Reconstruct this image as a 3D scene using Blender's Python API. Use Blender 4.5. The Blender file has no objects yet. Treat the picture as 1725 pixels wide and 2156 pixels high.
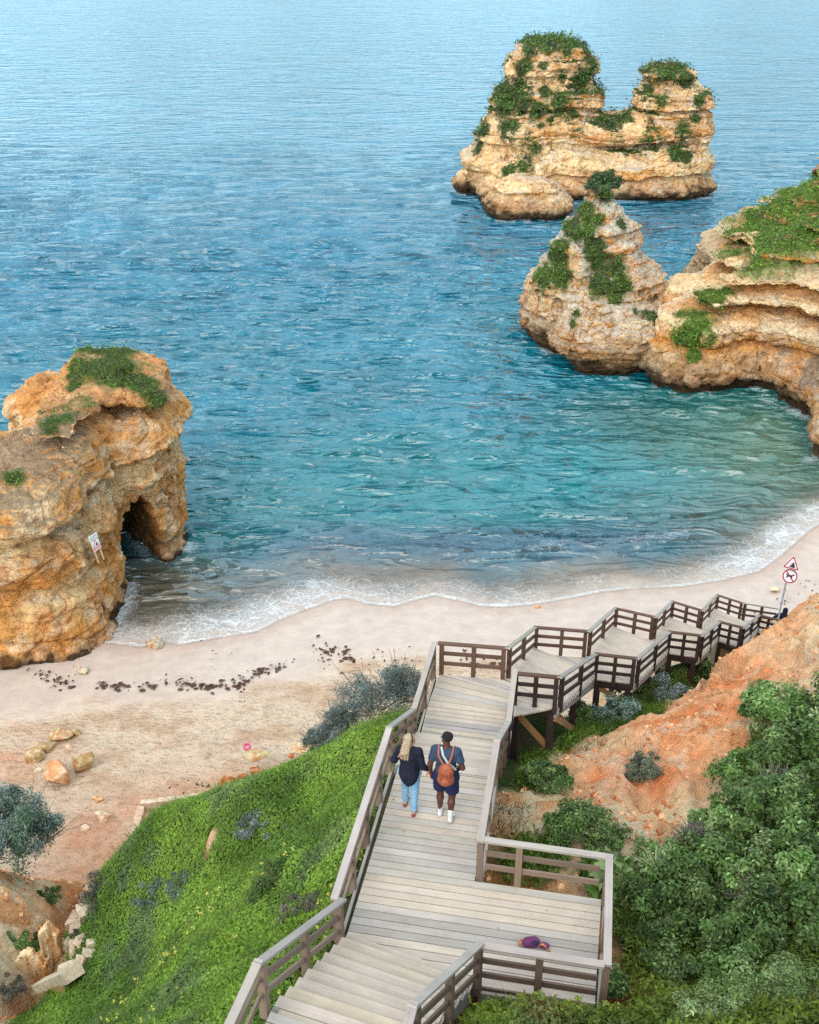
import bpy, bmesh, math, random
import numpy as np
from mathutils import Vector, Matrix
random.seed(4); rng = np.random.default_rng(11)
scene = bpy.context.scene
COL = scene.collection
# ------------------------------------------------------------------ camera, sky, sun, exposure
CAM_H, PITCH, FPX = 28.0, math.radians(28.0), 2421.0
cam_d = bpy.data.cameras.new("camera"); cam = bpy.data.objects.new("camera", cam_d); COL.objects.link(cam)
cam.location = (0, 0, CAM_H); cam.rotation_euler = (math.radians(90) - PITCH, 0, 0)
cam_d.sensor_fit = 'VERTICAL'; cam_d.sensor_height = 24.0
cam_d.lens = 24.0 * FPX / 2156.0
cam_d.clip_start = 0.5; cam_d.clip_end = 20000
scene.camera = cam
SUN_EL, SUN_AZ = math.radians(33), math.radians(205)     # azimuth of the sun, clockwise from +Y
w = bpy.data.worlds.new("World"); scene.world = w; w.use_nodes = True
nt = w.node_tree; bg = nt.nodes["Background"]
sky = nt.nodes.new("ShaderNodeTexSky"); sky.sky_type = 'NISHITA'; sky.sun_disc = False
sky.sun_elevation = SUN_EL; sky.sun_rotation = SUN_AZ; sky.air_density = 1.0; sky.dust_density = 3.0; sky.ozone_density = 1.0
# thin bright cloud over most of the sky
tcw = nt.nodes.new("ShaderNodeTexCoord"); mpw = nt.nodes.new("ShaderNodeMapping"); mpw.inputs["Scale"].default_value = (1.0, 1.0, 2.4); nt.links.new(tcw.outputs["Generated"], mpw.inputs[0])
cln = nt.nodes.new("ShaderNodeTexNoise"); cln.inputs["Scale"].default_value = 2.6; cln.inputs["Detail"].default_value = 6; nt.links.new(mpw.outputs[0], cln.inputs["Vector"])
clr = nt.nodes.new("ShaderNodeMapRange"); clr.inputs["From Min"].default_value = 0.34; clr.inputs["From Max"].default_value = 0.56; clr.inputs["To Min"].default_value = 0.35; nt.links.new(cln.outputs["Fac"], clr.inputs["Value"])
clm = nt.nodes.new("ShaderNodeMix"); clm.data_type = 'RGBA'; nt.links.new(clr.outputs[0], clm.inputs["Factor"]); nt.links.new(sky.outputs[0], clm.inputs["A"]); sxy = nt.nodes.new("ShaderNodeSeparateXYZ"); nt.links.new(tcw.outputs["Generated"], sxy.inputs[0])
elm = nt.nodes.new("ShaderNodeValToRGB"); nt.links.new(sxy.outputs["Z"], elm.inputs["Fac"]); er = elm.color_ramp.elements
for ps, cl in ((0.0, (.50, .76, .89)), (.06, (.70, .98, 1.11)), (.24, (.80, 1.12, 1.27)), (.75, (.42, .57, .67))):
    e_ = er[0] if ps == 0 else (er[1] if ps == .75 else er.new(ps)); e_.position = ps; e_.color = (*cl, 1)
els = nt.nodes.new("ShaderNodeVectorMath"); els.operation = 'SCALE'; els.inputs["Scale"].default_value = 10.0; nt.links.new(elm.outputs["Color"], els.inputs[0])
nt.links.new(els.outputs[0], clm.inputs["B"])
nt.links.new(clm.outputs["Result"], bg.inputs[0]); bg.inputs[1].default_value = 0.15
sun_d = bpy.data.lights.new("sun", 'SUN'); sun_d.energy = 2.5; sun_d.angle = math.radians(62); sun_d.color = (1.0, 0.93, 0.82)
sun = bpy.data.objects.new("sun", sun_d); COL.objects.link(sun)
sv = Vector((math.sin(SUN_AZ) * math.cos(SUN_EL), math.cos(SUN_AZ) * math.cos(SUN_EL), math.sin(SUN_EL)))
sun.rotation_euler = sv.to_track_quat('Z', 'Y').to_euler()
scene.view_settings.view_transform = 'Standard'; scene.view_settings.look = 'None'
scene.view_settings.gamma = 1.0; scene.view_settings.exposure = 0.46
scene.render.engine = 'CYCLES'
try:
    scene.cycles.use_denoising = False
    scene.cycles.max_bounces = 6; scene.cycles.transparent_max_bounces = 12
except Exception:
    pass

# ------------------------------------------------------------------ helpers: geometry of the place
cT, sT = math.cos(PITCH), math.sin(PITCH)
def ray(px, py):
    X = (px - 862.5) / FPX; Y = (1078 - py) / FPX
    return np.array([X, cT + Y * sT, -sT + Y * cT])
CAMP = np.array([0, 0, CAM_H])
def U(px, py, z):
    d = ray(px, py); return CAMP + d * ((z - CAM_H) / d[2])
def W(px, py, y):
    d = ray(px, py); return CAMP + d * (y / d[1])
def proj(p):
    q = np.asarray(p, float) - CAMP; Z = q[..., 1] * cT - q[..., 2] * sT
    return 862.5 + FPX * q[..., 0] / Z, 1078 - FPX * (q[..., 1] * sT + q[..., 2] * cT) / Z, Z
def lin(r, g, b):
    f = lambda c: (c / 255 / 12.92) if c / 255 <= 0.04045 else ((c / 255 + 0.055) / 1.055) ** 2.4
    return np.array([f(r), f(g), f(b)])

_tab = rng.random((64, 64, 64)).astype(np.float32)
def vnoise(P):
    i = np.floor(P).astype(np.int32); f = (P - i).astype(np.float32); f = f * f * f * (f * (f * 6 - 15) + 10)
    a = i & 63; b = (i + 1) & 63
    x0, y0, z0 = a[..., 0], a[..., 1], a[..., 2]; x1, y1, z1 = b[..., 0], b[..., 1], b[..., 2]
    fx, fy, fz = f[..., 0], f[..., 1], f[..., 2]
    c00 = _tab[x0, y0, z0] * (1 - fx) + _tab[x1, y0, z0] * fx
    c10 = _tab[x0, y1, z0] * (1 - fx) + _tab[x1, y1, z0] * fx
    c01 = _tab[x0, y0, z1] * (1 - fx) + _tab[x1, y0, z1] * fx
    c11 = _tab[x0, y1, z1] * (1 - fx) + _tab[x1, y1, z1] * fx
    return (c00 * (1 - fy) + c10 * fy) * (1 - fz) + (c01 * (1 - fy) + c11 * fy) * fz
_RT = np.array([[0.36, 0.48, -0.80], [-0.80, 0.60, 0.0], [0.48, 0.64, 0.60]], np.float32)
def fbm(P, octv=4, gain=0.5, lac=2.03):
    P = np.asarray(P, np.float32); s = 0; a = 1.0; t = 0
    for k in range(octv):
        P = P @ _RT; s = s + a * vnoise(P + 17.3 * k); t += a; a *= gain; P = P * lac
    return s / t            # 0..1, about 0.5
def ridge(P, octv=3):
    P = np.asarray(P, np.float32); s = 0; a = 1.0; t = 0
    for k in range(octv):
        s = s + a * (1 - np.abs(2 * vnoise(P + 31.7 * k) - 1)); t += a; a *= 0.5; P = (P @ _RT) * 2.1
    return s / t
def sstep(a, b, x):
    t = np.clip((x - a) / (b - a), 0, 1); return t * t * (3 - 2 * t)
def mixc(a, b, t):
    return a * (1 - t[..., None]) + b * t[..., None]

def tag(o, label=None, cat=None, group=None, kind=None):
    if label: o["label"] = label
    if cat: o["category"] = cat
    if group: o["group"] = group
    if kind: o["kind"] = kind
    return o
def empty(name, loc=(0, 0, 0)):
    o = bpy.data.objects.new(name, None); o.location = loc; COL.objects.link(o); return o
def mesh_obj(name, V, F, mat, parent=None, smooth=False, cols=None, uv=None, attrs=None):
    """V (n,3) world coordinates; F (m,k) int array or list of faces. The object's origin stays with the parent."""
    V = np.asarray(V, np.float32)
    if parent is not None:
        V = V - np.asarray(tuple(root_loc(parent)), np.float32)
    me = bpy.data.meshes.new(name)
    if isinstance(F, np.ndarray):
        k = F.shape[1]; m = len(F)
        me.vertices.add(len(V)); me.vertices.foreach_set("co", V.ravel())
        me.loops.add(m * k); me.loops.foreach_set("vertex_index", F.astype(np.int32).ravel())
        me.polygons.add(m)
        me.polygons.foreach_set("loop_start", np.arange(0, m * k, k, dtype=np.int32))
        me.polygons.foreach_set("loop_total", np.full(m, k, np.int32))
        me.update(calc_edges=True)
    else:
        me.from_pydata([tuple(v) for v in V], [], F); me.update()
    me.polygons.foreach_set("use_smooth", np.full(len(me.polygons), bool(smooth)))
    if cols is not None:
        a = me.attributes.new("tint", 'FLOAT_COLOR', 'POINT')
        c = np.ones((len(V), 4), np.float32); c[:, :3] = cols; a.data.foreach_set("color", c.ravel())
    for k, v in (attrs or {}).items():
        a = me.attributes.new(k, 'FLOAT', 'POINT'); a.data.foreach_set("value", np.asarray(v, np.float32))
    if uv is not None:
        l = me.uv_layers.new(name="UVMap"); l.data.foreach_set("uv", np.asarray(uv, np.float32).ravel())
    me.validate()
    if mat is not None: me.materials.append(mat)
    o = bpy.data.objects.new(name, me); COL.objects.link(o)
    if parent is not None: o.parent = parent
    return o
def root_loc(o):
    v = Vector((0, 0, 0))
    while o is not None:
        v += o.location; o = o.parent
    return v
def grid_faces(nx, ny):
    i = np.arange(nx - 1)[:, None] * ny + np.arange(ny - 1)[None, :]
    return np.stack([i, i + ny, i + ny + 1, i + 1], -1).reshape(-1, 4)
def vert_normals(V, F):
    n = np.zeros_like(V); a = V[F[:, 1]] - V[F[:, 0]]; b = V[F[:, 2]] - V[F[:, 0]]; fn = np.cross(a, b)
    if F.shape[1] == 4:
        fn = np.cross(V[F[:, 2]] - V[F[:, 0]], V[F[:, 3]] - V[F[:, 1]])
    for k in range(F.shape[1]):
        for c in range(3): n[:, c] += np.bincount(F[:, k], fn[:, c], len(V))
    return n / np.maximum(np.linalg.norm(n, axis=1, keepdims=True), 1e-9)

def surface_nets(f, org, h):
    """Quads of the zero level of a sampled field (negative inside)."""
    nx, ny, nz = f.shape; s = f < 0
    c = [(0,0,0),(1,0,0),(0,1,0),(1,1,0),(0,0,1),(1,0,1),(0,1,1),(1,1,1)]
    cnt = sum(s[a:nx-1+a, b:ny-1+b, d:nz-1+d].astype(np.int8) for a, b, d in c)
    act = (cnt > 0) & (cnt < 8)
    idx = -np.ones(act.shape, np.int64); ijk = np.argwhere(act); idx[act] = np.arange(len(ijk))
    val = [f[ijk[:,0]+a, ijk[:,1]+b, ijk[:,2]+d] for a, b, d in c]
    acc = np.zeros((len(ijk), 3)); n = np.zeros(len(ijk))
    for i in range(8):
        for j in range(i + 1, 8):
            if sum(abs(np.array(c[i]) - np.array(c[j]))) != 1: continue
            m = (val[i] < 0) != (val[j] < 0)
            t = np.where(m, val[i] / np.where(m, val[i] - val[j], 1), 0)
            p = np.array(c[i])[None] + t[:, None] * (np.array(c[j]) - np.array(c[i]))[None]
            acc[m] += p[m]; n[m] += 1
    V = (ijk + acc / n[:, None]) * h + np.asarray(org)
    quads = []
    for ax in range(3):
        e1 = [slice(None)] * 3; e2 = [slice(None)] * 3
        e1[ax] = slice(0, -1); e2[ax] = slice(1, None)
        a = s[tuple(e1)]; b = s[tuple(e2)]
        q = np.argwhere(a != b); o1, o2 = [k for k in range(3) if k != ax]
        q = q[(q[:, o1] > 0) & (q[:, o2] > 0) & (q[:, o1] < f.shape[o1]-1) & (q[:, o2] < f.shape[o2]-1)]
        flip = a[tuple(q.T)]
        def cell(d1, d2):
            r = q.copy(); r[:, o1] -= d1; r[:, o2] -= d2; return idx[tuple(r.T)]
        Q = np.stack([cell(1, 1), cell(0, 1), cell(0, 0), cell(1, 0)], 1)
        if ax == 1: flip = ~flip
        Q[~flip] = Q[~flip][:, ::-1]
        quads.append(Q)
    F = np.concatenate(quads); F = F[(F >= 0).all(1)]
    return V, F
def grid3(lo, hi, h):
    ax = [np.arange(lo[k], hi[k] + h, h, dtype=np.float32) for k in range(3)]
    return np.stack(np.meshgrid(*ax, indexing='ij'), -1)
def smin(a, b, k):
    t = np.clip(0.5 + 0.5 * (b - a) / k, 0, 1); return b * (1 - t) + a * t - k * t * (1 - t)
def smax(a, b, k): return -smin(-a, -b, k)

# ------------------------------------------------------------------ materials
def new_mat(name):
    m = bpy.data.materials.new(name); m.use_nodes = True
    return m, m.node_tree, m.node_tree.nodes["Principled BSDF"]
def N(nt, typ, **kw):
    n = nt.nodes.new(typ)
    for k, v in kw.items():
        if k in n.inputs: n.inputs[k].default_value = v
        else: setattr(n, k, v)
    return n
def noise_mult(nt, base_out, scale, lo, hi, detail=6, coord=None, stretch=None):
    """base colour times a grey noise between lo and hi."""
    tc = coord or N(nt, "ShaderNodeTexCoord").outputs["Object"]
    if stretch:
        mp = N(nt, "ShaderNodeMapping"); mp.inputs["Scale"].default_value = stretch; nt.links.new(tc, mp.inputs[0]); tc = mp.outputs[0]
    nz = N(nt, "ShaderNodeTexNoise", Scale=scale, Detail=detail, Roughness=0.65); nt.links.new(tc, nz.inputs["Vector"])
    mr = N(nt, "ShaderNodeMapRange"); mr.inputs["From Min"].default_value = 0.3; mr.inputs["From Max"].default_value = 0.7
    mr.inputs["To Min"].default_value = lo; mr.inputs["To Max"].default_value = hi
    nt.links.new(nz.outputs["Fac"], mr.inputs["Value"])
    mx = N(nt, "ShaderNodeVectorMath", operation='SCALE'); nt.links.new(base_out, mx.inputs[0]); nt.links.new(mr.outputs[0], mx.inputs["Scale"])
    return mx.outputs[0], nz.outputs["Fac"]
def tint_mat(name, rough=0.8, spec=0.3, nscale=3.0, lo=0.75, hi=1.2, bump=0.0, bscale=8.0, translucent=0.0, stretch=None, bdist=0.05):
    m, nt, b = new_mat(name)
    at = N(nt, "ShaderNodeAttribute", attribute_name="tint")
    c, _ = noise_mult(nt, at.outputs["Color"], nscale, lo, hi, stretch=stretch)
    nt.links.new(c, b.inputs["Base Color"]); b.inputs["Roughness"].default_value = rough
    b.inputs["Specular IOR Level"].default_value = spec
    if bump:
        nz = N(nt, "ShaderNodeTexNoise", Scale=bscale, Detail=8, Roughness=0.7)
        tc = N(nt, "ShaderNodeTexCoord"); nt.links.new(tc.outputs["Object"], nz.inputs["Vector"])
        bp = N(nt, "ShaderNodeBump", Strength=bump, Distance=bdist); nt.links.new(nz.outputs["Fac"], bp.inputs["Height"]); nt.links.new(bp.outputs[0], b.inputs["Normal"])
    if translucent:
        tr = N(nt, "ShaderNodeBsdfTranslucent"); nt.links.new(c, tr.inputs["Color"])
        mx = N(nt, "ShaderNodeMixShader"); mx.inputs[0].default_value = translucent
        nt.links.new(b.outputs[0], mx.inputs[1]); nt.links.new(tr.outputs[0], mx.inputs[2])
        nt.links.new(mx.outputs[0], nt.nodes["Material Output"].inputs["Surface"])
    return m
def flat_mat(name, rgb, rough=0.6, spec=0.3, nscale=6.0, lo=0.85, hi=1.12, metal=0.0, bump=0.0, bscale=30, bdist=0.01):
    m, nt, b = new_mat(name)
    rg = N(nt, "ShaderNodeRGB"); rg.outputs[0].default_value = (*rgb, 1)
    c, f = noise_mult(nt, rg.outputs[0], nscale, lo, hi)
    nt.links.new(c, b.inputs["Base Color"]); b.inputs["Roughness"].default_value = rough
    b.inputs["Specular IOR Level"].default_value = spec; b.inputs["Metallic"].default_value = metal
    if bump:
        nz = N(nt, "ShaderNodeTexNoise", Scale=bscale, Detail=5); tc = N(nt, "ShaderNodeTexCoord"); nt.links.new(tc.outputs["Object"], nz.inputs["Vector"])
        bp = N(nt, "ShaderNodeBump", Strength=bump, Distance=bdist); nt.links.new(nz.outputs["Fac"], bp.inputs["Height"]); nt.links.new(bp.outputs[0], b.inputs["Normal"])
    return m
M_leaf = tint_mat("leaf", rough=0.55, spec=0.35, nscale=1.5, lo=0.7, hi=1.3, translucent=0.25)
M_grass = tint_mat("grass_blades", rough=0.6, spec=0.25, nscale=1.2, lo=0.7, hi=1.3, translucent=0.3)
def rock_mat():
    m, nt, b = new_mat("limestone"); L = nt.links; at = N(nt, "ShaderNodeAttribute", attribute_name="tint"); tc = N(nt, "ShaderNodeTexCoord").outputs["Object"]
    c, f = noise_mult(nt, at.outputs["Color"], 2.6, 0.62, 1.28, detail=11)
    c, f9 = noise_mult(nt, c, 9.0, 0.80, 1.16, detail=4)
    c, f1 = noise_mult(nt, c, 0.7, 0.82, 1.14, detail=5, stretch=(1, 1, 3.0))
    wn = N(nt, "ShaderNodeTexNoise", Scale=1.1, Detail=5); L.new(tc, wn.inputs["Vector"])
    wv = N(nt, "ShaderNodeVectorMath", operation='MULTIPLY_ADD'); L.new(wn.outputs["Color"], wv.inputs[0]); wv.inputs[1].default_value = (1.2, 1.2, .6); L.new(tc, wv.inputs[2])
    mp = N(nt, "ShaderNodeMapping"); mp.inputs["Scale"].default_value = (1, 1, 1.7); L.new(wv.outputs[0], mp.inputs[0])
    vo = N(nt, "ShaderNodeTexVoronoi", feature='DISTANCE_TO_EDGE', Scale=1.15); L.new(mp.outputs[0], vo.inputs["Vector"])
    cr = N(nt, "ShaderNodeMapRange"); cr.inputs["From Max"].default_value = 0.06; L.new(vo.outputs["Distance"], cr.inputs["Value"])
    # rusty staining in the cracks
    iv = N(nt, "ShaderNodeMath", operation='SUBTRACT'); iv.inputs[0].default_value = 1.0; L.new(cr.outputs[0], iv.inputs[1])
    gm = N(nt, "ShaderNodeMapRange"); gm.inputs["From Min"].default_value = .48; gm.inputs["From Max"].default_value = .62; gm.inputs["To Max"].default_value = .4; L.new(wn.outputs["Fac"], gm.inputs["Value"])
    ml = N(nt, "ShaderNodeMath", operation='MULTIPLY'); L.new(iv.outputs[0], ml.inputs[0]); L.new(gm.outputs[0], ml.inputs[1])
    mx = N(nt, "ShaderNodeMix", data_type='RGBA'); L.new(ml.outputs[0], mx.inputs["Factor"]); L.new(c, mx.inputs["A"]); mx.inputs["B"].default_value = (.30, .17, .08, 1)
    L.new(mx.outputs["Result"], b.inputs["Base Color"]); b.inputs["Roughness"].default_value = .92; b.inputs["Specular IOR Level"].default_value = .15
    nz = N(nt, "ShaderNodeTexNoise", Scale=1.6, Detail=12, Roughness=.72); L.new(tc, nz.inputs["Vector"])
    h = N(nt, "ShaderNodeMath", operation='MULTIPLY_ADD'); L.new(cr.outputs[0], h.inputs[0]); h.inputs[1].default_value = .05; L.new(nz.outputs["Fac"], h.inputs[2])
    bp = N(nt, "ShaderNodeBump", Strength=1.0, Distance=.42); L.new(h.outputs[0], bp.inputs["Height"]); L.new(bp.outputs[0], b.inputs["Normal"]); return m
M_rock = rock_mat()
M_earth = tint_mat("earth", rough=0.95, spec=0.1, nscale=5.0, lo=0.74, hi=1.2, bump=1.0, bscale=3.2, bdist=0.30)
M_stone = tint_mat("boulder_stone", rough=0.9, spec=0.2, nscale=5.0, lo=0.65, hi=1.25, bump=0.7, bscale=6, bdist=0.08)
def sand_mat():
    m, nt, b = new_mat("sand")
    at = N(nt, "ShaderNodeAttribute", attribute_name="tint"); wet = N(nt, "ShaderNodeAttribute", attribute_name="wet")
    c, f = noise_mult(nt, at.outputs["Color"], 1.6, 0.86, 1.12, detail=8)
    tc = N(nt, "ShaderNodeTexCoord"); mp = N(nt, "ShaderNodeMapping"); mp.inputs["Scale"].default_value = (1.0, 1.7, 1.0); nt.links.new(tc.outputs["Object"], mp.inputs[0])
    n1 = N(nt, "ShaderNodeTexNoise", Scale=3.2, Detail=3, Roughness=0.55); nt.links.new(mp.outputs[0], n1.inputs["Vector"])
    n2 = N(nt, "ShaderNodeTexNoise", Scale=11.0, Detail=3); nt.links.new(mp.outputs[0], n2.inputs["Vector"])
    ad = N(nt, "ShaderNodeMath", operation='MULTIPLY_ADD'); nt.links.new(n2.outputs["Fac"], ad.inputs[0]); ad.inputs[1].default_value = 0.35; nt.links.new(n1.outputs["Fac"], ad.inputs[2])
    inv = N(nt, "ShaderNodeMath", operation='SUBTRACT'); inv.inputs[0].default_value = 1.0; nt.links.new(wet.outputs["Fac"], inv.inputs[1])
    bp = N(nt, "ShaderNodeBump", Strength=1.0, Distance=0.22); nt.links.new(ad.outputs[0], bp.inputs["Height"]); nt.links.new(inv.outputs[0], bp.inputs["Strength"]); nt.links.new(bp.outputs[0], b.inputs["Normal"])
    # trodden sand shows browner sand in scattered scuffs
    mr = N(nt, "ShaderNodeMapRange"); mr.inputs["From Min"].default_value = 0.53; mr.inputs["From Max"].default_value = 0.66; nt.links.new(n1.outputs["Fac"], mr.inputs["Value"])
    ml = N(nt, "ShaderNodeMath", operation='MULTIPLY'); nt.links.new(mr.outputs[0], ml.inputs[0]); nt.links.new(inv.outputs[0], ml.inputs[1])
    ml2 = N(nt, "ShaderNodeMath", operation='MULTIPLY'); nt.links.new(ml.outputs[0], ml2.inputs[0]); ml2.inputs[1].default_value = 0.46
    mx = N(nt, "ShaderNodeMix", data_type='RGBA'); nt.links.new(ml2.outputs[0], mx.inputs["Factor"]); nt.links.new(c, mx.inputs["A"]); mx.inputs["B"].default_value = (0.30, 0.17, 0.10, 1)
    nt.links.new(mx.outputs["Result"], b.inputs["Base Color"])
    rr = N(nt, "ShaderNodeMapRange"); nt.links.new(wet.outputs["Fac"], rr.inputs["Value"]); rr.inputs["To Min"].default_value = 0.95; rr.inputs["To Max"].default_value = 0.42
    nt.links.new(rr.outputs[0], b.inputs["Roughness"]); b.inputs["Specular IOR Level"].default_value = 0.3
    return m
M_sand = sand_mat()
def wood_mat():
    m, nt, b = new_mat("weathered_wood")
    at = N(nt, "ShaderNodeAttribute", attribute_name="tint"); uv = N(nt, "ShaderNodeUVMap", uv_map="UVMap")
    c, f = noise_mult(nt, at.outputs["Color"], 3.0, 0.86, 1.1, coord=uv.outputs[0], stretch=(0.35, 14.0, 1.0))
    c2, f2 = noise_mult(nt, c, 1.6, 0.84, 1.12, coord=uv.outputs[0])
    vo = N(nt, "ShaderNodeTexVoronoi", Scale=2.2); vo.inputs["Randomness"].default_value = 1.0; nt.links.new(uv.outputs[0], vo.inputs["Vector"])
    mr = N(nt, "ShaderNodeMapRange"); mr.inputs["From Min"].default_value = 0.03; mr.inputs["From Max"].default_value = 0.07; mr.inputs["To Min"].default_value = 0.55; nt.links.new(vo.outputs["Distance"], mr.inputs["Value"])
    sc = N(nt, "ShaderNodeVectorMath", operation='SCALE'); nt.links.new(c2, sc.inputs[0]); nt.links.new(mr.outputs[0], sc.inputs["Scale"])
    nt.links.new(sc.outputs[0], b.inputs["Base Color"]); b.inputs["Roughness"].default_value = 0.75; b.inputs["Specular IOR Level"].default_value = 0.3
    bp = N(nt, "ShaderNodeBump", Strength=0.25, Distance=0.004); nt.links.new(f, bp.inputs["Height"]); nt.links.new(bp.outputs[0], b.inputs["Normal"])
    return m
M_wood = wood_mat()
M_veg = M_leaf

class MB:
    """Collects boxes and prisms with a tint per piece and UVs that run along the piece."""
    def __init__(s): s.V = []; s.F = []; s.C = []; s.UV = []
    def prism(s, top, down, tint):
        """top: 4 corners a,b,c,d (a->b runs along the piece); down: vector to the lower face."""
        a, b, c, d = [np.asarray(p, float) for p in top]; dn = np.asarray(down, float); k = len(s.V)
        s.V += [a, b, c, d, a + dn, b + dn, c + dn, d + dn]; s.C += [tint] * 8
        L = np.linalg.norm(b - a); w_ = np.linalg.norm(d - a); h_ = np.linalg.norm(dn); o = rng.random(2) * 40
        nrm = np.cross(b - a, d - a)
        fs = [((0, 1, 2, 3), (L, w_)), ((4, 7, 6, 5), None), ((0, 4, 5, 1), None), ((1, 5, 6, 2), None), ((2, 6, 7, 3), None), ((3, 7, 4, 0), None)]
        if np.dot(nrm, dn) > 0: fs = [(f[::-1], q) for f, q in fs]
        vv = {0: (0, 0), 1: (L, 0), 2: (L, w_), 3: (0, w_), 4: (0, -h_), 5: (L, -h_), 6: (L, w_ + h_), 7: (0, w_ + h_)}
        for f, _ in fs:
            s.F.append([k + i for i in f])
            s.UV += [(vv[i][0] + o[0], vv[i][1] + o[1]) for i in f]
    def beam(s, p0, p1, wd, ht, tint, up=(0, 0, 1)):
        """box from p0 to p1 centred on the line; ht measured along up, wd across."""
        p0 = np.asarray(p0, float); p1 = np.asarray(p1, float); u = np.asarray(up, float); d = p1 - p0; d /= np.linalg.norm(d)
        sd = np.cross(d, u); n = np.linalg.norm(sd)
        if n < 1e-6: sd = np.array([1., 0, 0])
        else: sd /= n
        uu = np.cross(sd, d); sd = sd * wd / 2; uu = uu * ht / 2
        s.prism([p0 - sd + uu, p1 - sd + uu, p1 + sd + uu, p0 + sd + uu], -2 * uu, tint)
    def build(s, name, mat, parent=None, smooth=False):
        return mesh_obj(name, np.array(s.V), np.array(s.F), mat, parent, smooth, np.array(s.C), s.UV)

def leaf_cards(name, P, Nn, size, col, mat, parent=None, aspect=0.5, droop=0.0, kind=None):
    """P (n,3) leaf bases, Nn (n,3) leaf normals: one pointed four-corner leaf each."""
    n = len(P); Nn = Nn / np.maximum(np.linalg.norm(Nn, axis=1, keepdims=True), 1e-6)
    t = rng.normal(size=(n, 3)); t -= (t * Nn).sum(1, keepdims=True) * Nn; t /= np.maximum(np.linalg.norm(t, axis=1, keepdims=True), 1e-6)
    b = np.cross(Nn, t); L = np.asarray(size)[:, None]; w_ = L * aspect * 0.5
    a0 = P; a1 = P + t * L * 0.45 + b * w_ + Nn * L * 0.06; a2 = P + t * L - Nn * L * droop; a3 = P + t * L * 0.45 - b * w_ + Nn * L * 0.06
    V = np.stack([a0, a1, a2, a3], 1).reshape(-1, 3); F = np.arange(4 * n).reshape(n, 4)
    o = mesh_obj(name, V, F, mat, parent, False, np.repeat(col, 4, 0))
    if kind: o["kind"] = kind
    return o
def blades(name, P, h, lean, wd, col, mat, parent=None, up=None):
    """thin grass blades: one triangle each."""
    n = len(P); az = rng.random(n) * 2 * np.pi
    sd = np.stack([np.cos(az), np.sin(az), np.zeros(n)], 1) * (np.asarray(wd) / 2)[:, None]
    az2 = rng.random(n) * 2 * np.pi
    tip = np.stack([np.cos(az2) * lean, np.sin(az2) * lean, np.ones(n)], 1) * np.asarray(h)[:, None]
    if up is not None: tip = tip + up * np.asarray(h)[:, None] * 0.5
    V = np.stack([P - sd, P + sd, P + tip], 1).reshape(-1, 3)
    return mesh_obj(name, V, np.arange(3 * n).reshape(n, 3), mat, parent, False, np.repeat(col, 3, 0))
# ------------------------------------------------------------------ the shore, the beach and the sea
SHORE_PX = [(-700, 1500), (-300, 1430), (0, 1395), (120, 1372), (210, 1352), (300, 1362), (345, 1352), (380, 1357), (450, 1345), (540, 1330), (590, 1305), (640, 1285), (700, 1264), (730, 1259), (775, 1272), (830, 1277),
            (880, 1262), (915, 1254), (960, 1263), (1010, 1276), (1065, 1278), (1130, 1272), (1200, 1260), (1262, 1247), (1330, 1240), (1430, 1236), (1520, 1222), (1600, 1203), (1650, 1165), (1700, 1120),
            (1760, 1080), (1830, 1040), (1960, 1010)]
SHORE = np.array([U(px, py, 0)[:2] for px, py in SHORE_PX])
def sd_line(X, Y, L):
    """distance to the polyline, negative on its left (the sea side when the line runs left to right)."""
    best = np.full(X.shape, 1e9); sg = np.ones(X.shape)
    for (ax, ay), (bx, by) in zip(L[:-1], L[1:]):
        dx, dy = bx - ax, by - ay; t = np.clip(((X - ax) * dx + (Y - ay) * dy) / (dx * dx + dy * dy), 0, 1)
        ex, ey = X - ax - t * dx, Y - ay - t * dy; d = ex * ex + ey * ey; m = d < best
        best = np.where(m, d, best); sg = np.where(m, np.where(dx * ey - dy * ex > 0, -1.0, 1.0), sg)
    return np.sqrt(best) * sg
def land_d(X, Y):
    d = sd_line(X, Y, SHORE)
    far = (X > SHORE[-1, 0]) & (Y > SHORE[-1, 1] - 3)
    return d
def beach_z(X, Y, d=None):
    if d is None: d = land_d(X, Y)
    up = 1.7 * (1 - np.exp(-np.maximum(d, 0) * 0.065)); dn = np.minimum(d, 0) * 0.085
    z = up + np.maximum(dn, -3.2)
    return z + 0.05 * (fbm(np.stack([X * .35, Y * .35, X * 0], -1), 3) - .5) * sstep(1.5, 5, d)

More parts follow.
